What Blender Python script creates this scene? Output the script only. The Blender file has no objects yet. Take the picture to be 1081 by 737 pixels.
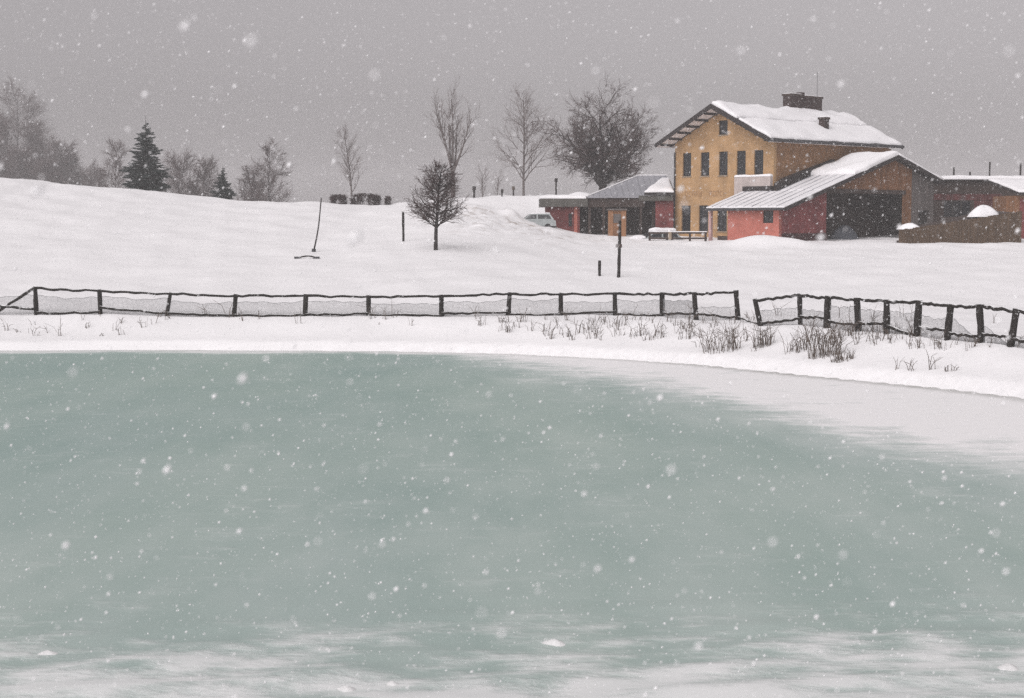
import bpy, bmesh, math, random
import numpy as np
from mathutils import Vector, Matrix

# ------------------------------------------------------------------ camera, sky, sun, exposure
W, HT, F = 1081.0, 737.0, 1700.0          # photograph pixels, focal length in pixels
CAM_Z, HORIZON = 5.0, 235.0
PITCH = math.atan((HT / 2 - HORIZON) / F)
scene = bpy.context.scene
col = scene.collection

cam_data = bpy.data.cameras.new("camera")
cam_data.sensor_width = 36.0
cam_data.lens = F / W * 36.0
cam_data.clip_start = 0.2
cam_data.clip_end = 4000.0
cam_data.dof.use_dof = True
cam_data.dof.focus_distance = 100.0
cam_data.dof.aperture_fstop = 4.5
cam = bpy.data.objects.new("camera", cam_data)
cam.location = (0, 0, CAM_Z)
cam.rotation_euler = (math.pi / 2 - PITCH, 0, 0)
col.objects.link(cam)
scene.camera = cam

SUN_EL, SUN_AZ = math.radians(44), math.radians(215)     # behind the camera, left
world = bpy.data.worlds.new("World")
scene.world = world
world.use_nodes = True
wn, wl = world.node_tree.nodes, world.node_tree.links
wn.clear()
w_out = wn.new("ShaderNodeOutputWorld")
w_bg = wn.new("ShaderNodeBackground")
w_bg.inputs["Strength"].default_value = 0.07
w_sky = wn.new("ShaderNodeTexSky")
w_sky.sky_type = 'NISHITA'
w_sky.sun_disc = False
w_sky.sun_elevation = SUN_EL
w_sky.sun_rotation = SUN_AZ
w_sky.air_density = 1.0
w_sky.dust_density = 3.0
w_hsv = wn.new("ShaderNodeHueSaturation")                # overcast: the blue is gone
w_hsv.inputs["Saturation"].default_value = 0.04
w_tint = wn.new("ShaderNodeMix")
w_tint.data_type = 'RGBA'
w_tint.blend_type = 'MULTIPLY'
w_tint.inputs["Factor"].default_value = 1.0
w_tint.inputs["B"].default_value = (1.0, 0.945, 0.965, 1)
wl.new(w_sky.outputs["Color"], w_hsv.inputs["Color"])
wl.new(w_hsv.outputs["Color"], w_tint.inputs["A"])
wl.new(w_tint.outputs["Result"], w_bg.inputs["Color"])
wl.new(w_bg.outputs["Background"], w_out.inputs["Surface"])

sun_data = bpy.data.lights.new("sun", 'SUN')
sun_data.energy = 1.5
sun_data.angle = math.radians(90)
sun_data.color = (1.0, 0.975, 0.97)
sun = bpy.data.objects.new("sun", sun_data)
sun.rotation_euler = (math.pi / 2 - SUN_EL, 0, math.pi - SUN_AZ + math.pi)
sun.location = (0, -20, 60)
_sd = Vector((math.sin(SUN_AZ) * math.cos(SUN_EL), math.cos(SUN_AZ) * math.cos(SUN_EL), math.sin(SUN_EL)))
sun.rotation_euler = _sd.to_track_quat('Z', 'Y').to_euler()
col.objects.link(sun)

scene.view_settings.view_transform = 'Standard'
scene.view_settings.look = 'None'
scene.view_settings.gamma = 1.0
scene.view_settings.exposure = 0.38
scene.render.engine = 'CYCLES'
scene.cycles.use_denoising = False
scene.cycles.volume_bounces = 1
scene.cycles.max_bounces = 6
scene.cycles.diffuse_bounces = 3

rng = random.Random(7)
nrng = np.random.default_rng(11)

# ------------------------------------------------------------------ helpers
def ray(px, py):
    cx, cy = (px - W / 2) / F, (HT / 2 - py) / F
    return Vector((cx, math.cos(PITCH) + cy * math.sin(PITCH), -math.sin(PITCH) + cy * math.cos(PITCH)))

def at(px, py, Y):
    d = ray(px, py)
    return Vector((0, 0, CAM_Z)) + d * (Y / d.y)

def tag(o, label=None, cat=None, group=None, kind=None):
    if label: o["label"] = label
    if cat: o["category"] = cat
    if group: o["group"] = group
    if kind: o["kind"] = kind
    return o

def empty(name, loc, rz=0.0):
    o = bpy.data.objects.new(name, None)
    o.location = loc
    o.rotation_euler = (0, 0, rz)
    o.empty_display_size = 0.3
    col.objects.link(o)
    return o

class MB:
    """collects faces and links them as one mesh object"""
    def __init__(s):
        s.v, s.f = [], []
    def add(s, verts, faces):
        b = len(s.v)
        s.v.extend([tuple(p) for p in verts])
        s.f.extend([tuple(i + b for i in fc) for fc in faces])
    def box(s, x0, x1, y0, y1, z0, z1):
        s.add([(x0, y0, z0), (x1, y0, z0), (x1, y1, z0), (x0, y1, z0), (x0, y0, z1), (x1, y0, z1), (x1, y1, z1), (x0, y1, z1)],
              [(0, 3, 2, 1), (4, 5, 6, 7), (0, 1, 5, 4), (1, 2, 6, 5), (2, 3, 7, 6), (3, 0, 4, 7)])
    def prism(s, pts, off):
        """closed polygon pts (3-D) swept along off"""
        n = len(pts)
        p = [Vector(q) for q in pts]
        o = Vector(off)
        nrm = Vector((0, 0, 0))
        for i in range(n):
            nrm += p[i].cross(p[(i + 1) % n])
        if nrm.dot(o) > 0:
            p.reverse()
        s.add(p + [q + o for q in p], [tuple(range(n)), tuple(range(2 * n - 1, n - 1, -1))] +
              [(i, n + i, n + (i + 1) % n, (i + 1) % n) for i in range(n)])
    def tube(s, pts, radii, n=6, cap=True):
        pts = [Vector(p) for p in pts]
        t0 = (pts[-1] - pts[0]).normalized()
        ref = Vector((0, 0, 1)) if abs(t0.z) < 0.8 else Vector((1, 0, 0))
        a = t0.cross(ref).normalized()
        b = t0.cross(a).normalized()
        vs = []
        for p, r in zip(pts, radii):
            for k in range(n):
                ang = 2 * math.pi * k / n
                vs.append(p + a * (r * math.cos(ang)) + b * (r * math.sin(ang)))
        fs = []
        for i in range(len(pts) - 1):
            for k in range(n):
                k2 = (k + 1) % n
                fs.append((i * n + k, (i + 1) * n + k, (i + 1) * n + k2, i * n + k2))
        if cap:
            fs.append(tuple(range(n)))
            fs.append(tuple(len(vs) - 1 - i for i in range(n)))
        s.add(vs, fs)
    def build(s, name, mat, parent=None, smooth=False):
        me = bpy.data.meshes.new(name)
        me.from_pydata(s.v, [], s.f)
        if smooth:
            me.polygons.foreach_set("use_smooth", [True] * len(me.polygons))
        me.update()
        o = bpy.data.objects.new(name, me)
        if mat: me.materials.append(mat)
        o.parent = parent
        col.objects.link(o)
        return o

def wall(name, outer, holes, origin, ax, up, thick, mat, parent):
    """flat wall polygon with openings, made solid along thick (a vector)"""
    bm = bmesh.new()
    origin, ax, up, thick = Vector(origin), Vector(ax), Vector(up), Vector(thick)
    edges = []
    for loop in [outer] + holes:
        vs = [bm.verts.new(origin + ax * p[0] + up * p[1]) for p in loop]
        for i in range(len(vs)):
            edges.append(bm.edges.new((vs[i], vs[(i + 1) % len(vs)])))
    bmesh.ops.triangle_fill(bm, use_beauty=True, use_dissolve=False, edges=edges, normal=-thick)
    ext = bmesh.ops.extrude_face_region(bm, geom=bm.faces[:])
    bmesh.ops.translate(bm, vec=thick, verts=[g for g in ext["geom"] if isinstance(g, bmesh.types.BMVert)])
    bmesh.ops.recalc_face_normals(bm, faces=bm.faces[:])
    me = bpy.data.meshes.new(name)
    bm.to_mesh(me); bm.free()
    me.materials.append(mat)
    o = bpy.data.objects.new(name, me)
    o.parent = parent
    col.objects.link(o)
    return o

def rect(x0, x1, z0, z1):
    return [(x0, z0), (x1, z0), (x1, z1), (x0, z1)]

def sstep(a, b, x):
    t = np.clip((x - a) / (b - a), 0, 1)
    return t * t * (3 - 2 * t)

_k = [(nrng.uniform(0, 2 * math.pi), nrng.uniform(0, 2 * math.pi), nrng.uniform(.75, 1.3)) for _ in range(40)]
def wav(x, y, scale, off=0, n=7):
    """smooth irregular relief, about -1..1"""
    r = 0
    for i in range(n):
        a, ph, q = _k[(i + off) % 40]
        r = r + np.sin((x * math.cos(a) + y * math.sin(a)) * q / scale * 2 * math.pi + ph)
    return r / math.sqrt(n) / 1.6

# ------------------------------------------------------------------ materials
def mat(name, base, rough=0.8, var=0.25, scale=3.0, bump=0.0, bscale=20.0, snow=0.0, dark=None, stretch=(1, 1, 1), spec=0.3):
    m = bpy.data.materials.new(name)
    m.use_nodes = True
    nt = m.node_tree
    n, l = nt.nodes, nt.links
    bs = n["Principled BSDF"]
    bs.inputs["Roughness"].default_value = rough
    bs.inputs["Specular IOR Level"].default_value = spec
    tc = n.new("ShaderNodeTexCoord")
    mp = n.new("ShaderNodeMapping")
    mp.inputs["Scale"].default_value = stretch
    l.new(tc.outputs["Object"], mp.inputs["Vector"])
    nz = n.new("ShaderNodeTexNoise")
    nz.inputs["Scale"].default_value = scale
    nz.inputs["Detail"].default_value = 6
    nz.inputs["Roughness"].default_value = 0.65
    l.new(mp.outputs["Vector"], nz.inputs["Vector"])
    rp = n.new("ShaderNodeValToRGB")
    d = dark or tuple(c * (1 - var) for c in base)
    rp.color_ramp.elements[0].position = 0.3
    rp.color_ramp.elements[0].color = (*d, 1)
    rp.color_ramp.elements[1].position = 0.7
    rp.color_ramp.elements[1].color = (*[min(1, c * (1 + var * .6)) for c in base], 1)
    l.new(nz.outputs["Fac"], rp.inputs["Fac"])
    out = rp.outputs["Color"]
    if snow:
        ge = n.new("ShaderNodeNewGeometry")
        sx = n.new("ShaderNodeSeparateXYZ")
        l.new(ge.outputs["Normal"], sx.inputs["Vector"])
        n2 = n.new("ShaderNodeTexNoise")
        n2.inputs["Scale"].default_value = 4.5
        n2.inputs["Detail"].default_value = 5
        l.new(tc.outputs["Object"], n2.inputs["Vector"])
        ad = n.new("ShaderNodeMath"); ad.operation = 'ADD'
        l.new(sx.outputs["Z"], ad.inputs[0]); l.new(n2.outputs["Fac"], ad.inputs[1])
        mr = n.new("ShaderNodeMapRange")
        mr.inputs["From Min"].default_value = 1.5 - snow * .5
        mr.inputs["From Max"].default_value = 1.65 - snow * .5
        l.new(ad.outputs[0], mr.inputs["Value"])
        mx = n.new("ShaderNodeMix"); mx.data_type = 'RGBA'
        l.new(mr.outputs["Result"], mx.inputs["Factor"])
        l.new(out, mx.inputs["A"])
        mx.inputs["B"].default_value = (.85, .85, .86, 1)
        out = mx.outputs["Result"]
    l.new(out, bs.inputs["Base Color"])
    if bump:
        bn = n.new("ShaderNodeTexNoise")
        bn.inputs["Scale"].default_value = bscale
        bn.inputs["Detail"].default_value = 5
        l.new(mp.outputs["Vector"], bn.inputs["Vector"])
        bp = n.new("ShaderNodeBump")
        bp.inputs["Strength"].default_value = bump
        bp.inputs["Distance"].default_value = 0.05
        l.new(bn.outputs["Fac"], bp.inputs["Height"])
        l.new(bp.outputs["Normal"], bs.inputs["Normal"])
    return m

M = {}
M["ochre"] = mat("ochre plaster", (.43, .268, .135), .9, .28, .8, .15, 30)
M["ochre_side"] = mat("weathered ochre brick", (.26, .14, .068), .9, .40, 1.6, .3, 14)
M["letter"] = mat("faded relief letters", (.37, .215, .105), .9, .35, 4)
M["glass"] = mat("dark window glass", (.02, .022, .026), .12, .4, 1.5, spec=.5)
M["frame"] = mat("dark window frame", (.035, .03, .028), .6, .3, 6)
M["sill"] = mat("stone sill", (.34, .27, .2), .9, .2, 5)
M["roof"] = mat("dark roof tiles", (.045, .04, .042), .8, .3, 6, .4, 18)
M["barge"] = mat("dark stained timber", (.03, .024, .024), .75, .3, 6)
M["soffit"] = mat("pale soffit boards", (.80, .75, .74), .85, .12, 3, stretch=(.3, 6, 1))
M["brick"] = mat("sooty chimney brick", (.05, .032, .03), .9, .4, 4, .4, 20)
M["metal"] = mat("dark metal", (.05, .05, .055), .5, .3, 6)
M["snow"] = mat("snow", (.86, .85, .865), .75, .05, .5, .25, 6, spec=.2)
M["drift"] = mat("wind packed snow", (.72, .72, .72), .8, .12, 6, .3, 20)
M["ledge"] = mat("weathered pale parapet plaster", (.46, .40, .38), .9, .2, 1.3)
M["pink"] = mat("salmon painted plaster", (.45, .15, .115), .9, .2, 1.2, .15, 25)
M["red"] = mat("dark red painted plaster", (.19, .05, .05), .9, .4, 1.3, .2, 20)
M["plinth"] = mat("damp dark plinth", (.055, .022, .022), .9, .4, 3, .3, 15)
M["brownwood"] = mat("brown weathered boards", (.22, .105, .05), .85, .45, 1.4, .4, 10, stretch=(3, 3, .4))
M["greywood"] = mat("grey weathered boards", (.13, .115, .11), .85, .4, 2, .4, 10, stretch=(3, 3, .4))
M["darkwood"] = mat("dark old boards", (.06, .042, .036), .85, .45, 2, .4, 10)
M["darkred"] = mat("sooty red boards", (.10, .032, .03), .9, .6, 2.0, .3, 10)
M["dirt"] = mat("barn floor earth", (.05, .04, .035), .95, .3, 2)
M["redwall"] = mat("dull red wall", (.17, .047, .046), .9, .5, 1.4, .2, 20)
M["paleroof"] = mat("bare grey sheet metal roof", (.30, .30, .325), .55, .14, 1.0, .1, 20)
M["fascia"] = mat("grey green fascia", (.10, .095, .085), .8, .35, 2)
M["booth"] = mat("raw orange brown timber", (.30, .15, .075), .85, .3, 2.5, .3, 10, stretch=(3, 3, .4))
M["log"] = mat("black wet fence log", (.022, .018, .016), .8, .4, 5, .5, 25, snow=.56)
M["net"] = mat("grey plastic netting", (.26, .26, .265), .8, .2, 3)
M["bark"] = mat("dark wet bark", (.04, .034, .033), .9, .4, 6)
M["bark2"] = mat("grey brown bark", (.12, .10, .095), .9, .35, 6)
M["twig"] = mat("brown bare twigs", (.075, .052, .05), .9, .3, 2)
M["twig2"] = mat("pale brown bare twigs", (.14, .115, .11), .9, .3, 2)
M["spruce"] = mat("spruce needles", (.03, .042, .04), .8, .4, 3)
M["stalk"] = mat("dry weed stalks", (.12, .095, .08), .9, .4, 5)
M["bush"] = mat("dark red brown hedge twigs", (.05, .03, .03), .9, .4, 3)
M["carpaint"] = mat("silver green car paint", (.34, .37, .37), .4, .1, 2, spec=.5)
M["tyre"] = mat("black tyre rubber", (.02, .02, .02), .9, .2, 8)
M["flake"] = mat("snowflake", (.92, .92, .93), .9, .02, 3)
M["tarp"] = mat("grey blue tarpaulin", (.10, .11, .13), .6, .4, 1.5)
M["oldplank"] = mat("mossy brown planks", (.105, .068, .042), .9, .4, 2.2, .4, 10, stretch=(3, 3, .5))
M["pillar"] = mat("pale pink pillar paint", (.55, .36, .35), .9, .15, 3)

# ------------------------------------------------------------------ terrain, pond, ice
shore_px = [(-200, 370), (0, 370), (150, 369.5), (300, 370), (420, 371), (540, 373.5), (660, 379.5), (740, 385), (870, 398), (990, 409.5), (1081, 420)]
far = []
for px, py in shore_px:
    d = ray(px, py)
    t = -CAM_Z / d.z
    far.append((d.x * t, d.y * t))
POND = np.array([(-34, 58), (-31.5, 61.5)] + far[1:] + [(16.6, 39), (18.2, 32), (18.5, 24), (16, 16), (11, 11.5), (4, 10), (-6, 10), (-14, 12), (-24, 20), (-32, 32), (-36, 46)])

def pond_d(x, y):
    """signed distance to the waterline, positive on land"""
    x, y = np.asarray(x, float), np.asarray(y, float)
    best = np.full(x.shape, 1e9)
    inside = np.zeros(x.shape, bool)
    n = len(POND)
    for i in range(n):
        ax, ay = POND[i]; bx, by = POND[(i + 1) % n]
        dx, dy = bx - ax, by - ay
        t = np.clip(((x - ax) * dx + (y - ay) * dy) / (dx * dx + dy * dy), 0, 1)
        best = np.minimum(best, np.hypot(x - ax - t * dx, y - ay - t * dy))
        if ay != by:
            inside ^= ((ay > y) != (by > y)) & (x < (bx - ax) * (y - ay) / (by - ay) + ax)
    return np.where(inside, -best, best)

CREST_Y = 138.0
crest = [(-400, 180), (0, 186.5), (25, 188), (45, 191), (62, 195), (110, 198.5), (160, 202.5), (205, 206.5), (245, 210.5), (300, 213), (340, 213.3),
         (372, 215), (392, 216.8), (415, 215), (445, 212), (490, 209), (540, 207), (600, 206), (700, 205), (850, 205), (1000, 206), (1300, 206)]
cr_x = np.array([at(p, q, CREST_Y).x for p, q in crest])
cr_z = np.array([at(p, q, CREST_Y).z for p, q in crest])

def hill(x, y):
    zc = np.interp(x, cr_x, cr_z)
    t = (y - 66) / (CREST_Y - 66)
    tt = np.clip(t, 0, 1)
    left = (zc - 1.2) * (tt * 0.80 + 0.20 * np.sin(tt * math.pi / 2))
    # yard around the buildings
    yard = np.interp(y, [66, 85, 100, 110, 124, 129], [0, 1.22, 1.95, 2.35, 2.78, 2.85]) + (zc - 4.05) * sstep(129, CREST_Y, y)
    k = sstep(-5, 7, x)
    h = left * (1 - k) + yard * k
    # behind the crest the land falls away
    drop = np.clip(y - CREST_Y, 0, 80)
    return h - (h - 1.5) * sstep(0, 90, drop) * 0.9

def ground_np(x, y):
    x, y = np.asarray(x, float), np.asarray(y, float)
    d = pond_d(x, y)
    bank = np.where(d > 0, 0.26 * sstep(0, .10, d) + 0.10 * sstep(0, .7, d) + .84 * sstep(0.2, 4.2, d), -0.12 - 0.6 * sstep(0, 4, -d))
    land = sstep(0.3, 3.0, d)
    near = np.clip(12 - y, 0, 14) / 14 * 2.2 * sstep(0, 6, d)
    z = bank + hill(x, y) * sstep(2, 5, d) + near
    z = z + land * (0.075 * wav(x, y, 5.0, 0) + 0.12 * wav(x, y, 17.0, 9) + 0.03 * wav(x, y, 1.6, 17))
    # rough trampled / ploughed snow between the small tree and the car
    rg = np.exp(-(((x + .5) / 5.0) ** 2 + ((y - 111) / 10.0) ** 2))
    z = z + rg * (0.42 * np.abs(wav(x, y, 2.4, 3)) + 0.16 * wav(x, y, 1.3, 21) + .10)
    # ploughed bank in front of the barn, snow heaped on the buried car, heap behind the tall post
    for hx, hy, sx, sy, hh in HEAPS:
        z = z + hh * np.exp(-(((x - hx) / sx) ** 2 + ((y - hy) / sy) ** 2))
    return z

HEAPS = []
def gz(x, y):
    return float(ground_np(np.array([x]), np.array([y]))[0])

def hit(px, py, y0=40.0, y1=170.0):
    """point of the ground seen at a pixel"""
    ys = np.arange(y0, y1, 0.1)
    d = ray(px, py)
    xs = d.x / d.y * ys
    zs = CAM_Z + d.z / d.y * ys
    g = ground_np(xs, ys)
    i = np.argmax(g >= zs)
    if not (g >= zs).any():
        i = int(np.argmin(zs - g))
    return Vector((xs[i], ys[i], g[i]))

def heap(px, Y, sx, sy, hh):
    HEAPS.append((at(px, 235, Y).x, Y, sx, sy, hh))
heap(803, 106.5, 2.3, 1.5, .80)
heap(845, 106.0, 1.2, 1.0, .25)
heap(735, 109.5, 1.3, 1.0, .30)
heap(900, 106.0, 1.3, .9, .16)
heap(990, 106.0, 1.6, .9, .15)
heap(1040, 107.0, 1.5, .9, .25)
heap(762, 111.0, 1.8, 1.3, .30)
heap(930, 107.5, 2.5, 1.4, .12)
heap(540, 120.6, .85, 1.1, .62)
heap(672, 86.0, .7, .7, .16)
heap(500, 120.0, 1.8, 3.0, .5)
heap(470, 123.0, 1.4, 3.0, .4)

def sheet(name, xs, ys, zfun, m, kind="structure", attr=None):
    X, Y = np.meshgrid(xs, ys)
    x, y = X.ravel(), Y.ravel()
    z = zfun(x, y)
    nx, ny = len(xs), len(ys)
    co = np.stack([x, y, z], 1).astype(np.float32)
    i = (np.arange(ny - 1)[:, None] * nx + np.arange(nx - 1)[None, :]).ravel()
    q = np.stack([i, i + 1, i + 1 + nx, i + nx], 1).astype(np.int32)
    me = bpy.data.meshes.new(name)
    me.vertices.add(len(co)); me.vertices.foreach_set("co", co.ravel())
    me.loops.add(q.size); me.loops.foreach_set("vertex_index", q.ravel())
    me.polygons.add(len(q))
    me.polygons.foreach_set("loop_start", np.arange(0, q.size, 4, dtype=np.int32))
    me.polygons.foreach_set("use_smooth", np.ones(len(q), bool))
    me.update(calc_edges=True)
    if attr:
        for nm, fn in attr.items():
            a = me.attributes.new(nm, 'FLOAT', 'POINT')
            a.data.foreach_set("value", fn(x, y).astype(np.float32))
    me.materials.append(m)
    o = bpy.data.objects.new(name, me)
    col.objects.link(o)
    o["kind"] = kind
    return o

def snow_ground_mat():
    m = mat("snow field", (.86, .85, .86), .8, .04, .35, .35, 3.0, spec=.15)
    nt = m.node_tree; n, l = nt.nodes, nt.links
    bs = n["Principled BSDF"]
    src = bs.inputs["Base Color"].links[0].from_socket
    at_ = n.new("ShaderNodeAttribute"); at_.attribute_name = "dirt"
    nz = n.new("ShaderNodeTexNoise"); nz.inputs["Scale"].default_value = 1.3; nz.inputs["Detail"].default_value = 6
    tc = n.new("ShaderNodeTexCoord"); l.new(tc.outputs["Object"], nz.inputs["Vector"])
    mr = n.new("ShaderNodeMapRange"); mr.inputs["From Min"].default_value = .52; mr.inputs["From Max"].default_value = .72
    l.new(nz.outputs["Fac"], mr.inputs["Value"])
    mu = n.new("ShaderNodeMath"); mu.operation = 'MULTIPLY'
    l.new(at_.outputs["Fac"], mu.inputs[0]); l.new(mr.outputs["Result"], mu.inputs[1])
    mx = n.new("ShaderNodeMix"); mx.data_type = 'RGBA'
    l.new(mu.outputs[0], mx.inputs["Factor"]); l.new(src, mx.inputs["A"])
    mx.inputs["B"].default_value = (.40, .35, .31, 1)
    l.new(mx.outputs["Result"], bs.inputs["Base Color"])
    return m

def axis(lo, hi, step, outer):
    mid = np.arange(lo, hi + step / 2, step)
    return np.array(sorted(set([-o for o in outer if -o < lo] + list(mid) + [o for o in outer if o > hi])))

gx = axis(-58, 62, .4, [75, 95, 120, 160, 220, 320, 480, 700, 900])
gy = np.concatenate([[-90, -60, -40, -25, -15, -8], np.arange(-4, 40, 1.0), np.arange(40, 72, .3), np.arange(72, 142, .5), np.arange(142, 165, 1.5),
                     [170, 180, 195, 215, 240, 280, 340, 420, 540, 700, 900]])
def dirt(x, y):
    return np.exp(-(((x + .5) / 5.5) ** 2 + ((y - 112) / 11.0) ** 2)) * .8 + .45 * np.exp(-(((x - 6) / 7) ** 2 + ((y - 117) / 5.0) ** 2))
sheet("snow_ground", gx, gy, ground_np, snow_ground_mat(), attr={"dirt": dirt})

# ice: wind-blown snow lies on it near the camera and along the right-hand shore
drift_px = [(480, 376), (560, 387), (650, 399), (740, 415), (830, 437), (900, 456), (990, 471), (1081, 484), (1200, 500)]
dr = []
for px, py in drift_px:
    d = ray(px, py); t = -CAM_Z / d.z
    dr.append((d.x * t, d.y * t))
dr_x, dr_y = np.array([p[0] for p in dr]), np.array([p[1] for p in dr])
def ice_shore(x, y):
    d = -pond_d(x, y)
    yl = np.interp(x, dr_x, dr_y, left=62.2)
    s = sstep(-8.0, 7.0, y - yl + .5 * wav(x, y, 7, 4)) * sstep(dr_x[0] - 6, dr_x[0] + 3, x)
    edge = 1 - sstep(.5, 2.4, d + .5 * wav(x, y, 5, 8))
    return np.clip(np.maximum(s * .95, edge * .85), 0, 1)
def ice_near(x, y):
    # deeper towards the near bank, a bit farther out on the right
    return 1 - sstep(14.5, 23.0, y - 0.10 * x + .8 * wav(x, y, 5, 12))

def ice_dust(x, y):
    # thin dusting, thicker towards the near bank and the right-hand shore
    yl = np.interp(x, dr_x, dr_y, left=62.2)
    return .10 * (1 - sstep(17, 55, y)) + .22 * sstep(-15, 1, y - yl) * sstep(-6, 4, x)

def ice_mat():
    m = bpy.data.materials.new("pond ice with blown snow")
    m.use_nodes = True
    nt = m.node_tree; n, l = nt.nodes, nt.links
    bs = n["Principled BSDF"]
    bs.inputs["Specular IOR Level"].default_value = .25
    tc = n.new("ShaderNodeTexCoord")
    def noise(scale, detail, stretch):
        mp = n.new("ShaderNodeMapping"); mp.inputs["Scale"].default_value = stretch
        l.new(tc.outputs["Object"], mp.inputs["Vector"])
        z = n.new("ShaderNodeTexNoise"); z.inputs["Scale"].default_value = scale; z.inputs["Detail"].default_value = detail
        z.inputs["Roughness"].default_value = .6
        l.new(mp.outputs["Vector"], z.inputs["Vector"])
        return z.outputs["Fac"]
    big = noise(.11, 6, (1, .35, 1))
    rp = n.new("ShaderNodeValToRGB")
    rp.color_ramp.elements[0].position = .32; rp.color_ramp.elements[0].color = (.205, .31, .285, 1)
    rp.color_ramp.elements[1].position = .70; rp.color_ramp.elements[1].color = (.31, .405, .36, 1)
    l.new(big, rp.inputs["Fac"])
    fine = noise(1.9, 6, (.5, 1, 1))
    wide = noise(.6, 4, (.5, .8, 1))
    def math_(op, a, b, clamp=False):
        q = n.new("ShaderNodeMath"); q.operation = op; q.use_clamp = clamp
        for i, s in ((0, a), (1, b)):
            if isinstance(s, (int, float)): q.inputs[i].default_value = s
            else: l.new(s, q.inputs[i])
        return q.outputs[0]
    def attr(nm):
        a = n.new("ShaderNodeAttribute"); a.attribute_name = nm
        return a.outputs["Fac"]
    # near: patchy drifts; shore: nearly closed cover with a ragged edge
    pat = math_('ADD', math_('MULTIPLY', fine, .80), math_('MULTIPLY', wide, .60))
    nearv = math_('ADD', pat, math_('MULTIPLY', attr("near"), .40))
    mr = n.new("ShaderNodeMapRange"); mr.interpolation_type = 'SMOOTHSTEP'
    mr.inputs["From Min"].default_value = .80; mr.inputs["From Max"].default_value = 1.12
    l.new(nearv, mr.inputs["Value"])
    nearmask = math_('MULTIPLY', mr.outputs["Result"], math_('MINIMUM', math_('MULTIPLY', attr("near"), 1.6), .58))
    shv = math_('ADD', math_('MULTIPLY', pat, 1.5), math_('MULTIPLY', attr("shore"), 1.0))
    mr2 = n.new("ShaderNodeMapRange"); mr2.interpolation_type = 'SMOOTHSTEP'
    mr2.inputs["From Min"].default_value = 1.10; mr2.inputs["From Max"].default_value = 2.15
    l.new(shv, mr2.inputs["Value"])
    shmask = math_('MULTIPLY', mr2.outputs["Result"], .80)
    mott = noise(.55, 6, (1, .28, 1))
    thin = math_('MULTIPLY', math_('ADD', attr("dust"), .10), math_('MULTIPLY', mott, 2.0))
    mask = math_('ADD', math_('MAXIMUM', nearmask, shmask), thin, True)
    mx = n.new("ShaderNodeMix"); mx.data_type = 'RGBA'
    l.new(mask, mx.inputs["Factor"]); l.new(rp.outputs["Color"], mx.inputs["A"])
    mx.inputs["B"].default_value = (.84, .83, .835, 1)
    ms = n.new("ShaderNodeMix"); ms.data_type = 'RGBA'        # shadow line under the bank lip, painted grey into the ice colour
    l.new(math_('MULTIPLY', attr("lip_shade"), math_('MULTIPLY', fine, 1.5), True), ms.inputs["Factor"])
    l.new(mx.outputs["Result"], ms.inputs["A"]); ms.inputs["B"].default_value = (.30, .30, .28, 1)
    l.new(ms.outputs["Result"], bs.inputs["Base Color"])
    rr = n.new("ShaderNodeMapRange"); rr.inputs["To Min"].default_value = .55; rr.inputs["To Max"].default_value = .9
    l.new(mask, rr.inputs["Value"]); l.new(rr.outputs["Result"], bs.inputs["Roughness"])
    bp = n.new("ShaderNodeBump"); bp.inputs["Strength"].default_value = .5; bp.inputs["Distance"].default_value = .12
    l.new(mask, bp.inputs["Height"]); l.new(bp.outputs["Normal"], bs.inputs["Normal"])
    return m
ix = np.arange(-37, 19.6, .4)
iy = np.concatenate([np.arange(9.5, 24, .2), np.arange(24, 43, .4), np.arange(43, 64.2, .2)])
def ice_z(x, y):
    nr = ice_near(x, y)
    # thin drifts lie a few centimetres deep on the ice; the sheet dips under the bank at its rim
    return .075 * nr * np.clip(wav(x * .55, y, .95, 5) + .25, 0, 1.2) - .35 * sstep(.25, 1.2, pond_d(x, y))
sheet("pond_ice", ix, iy, ice_z, ice_mat(), attr={"shore": ice_shore, "near": ice_near, "dust": ice_dust, "lip_shade": lambda x, y: (1 - sstep(.25, .95, -pond_d(x, y))) * (.35 + .5 * sstep(1, 9, x))})

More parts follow.
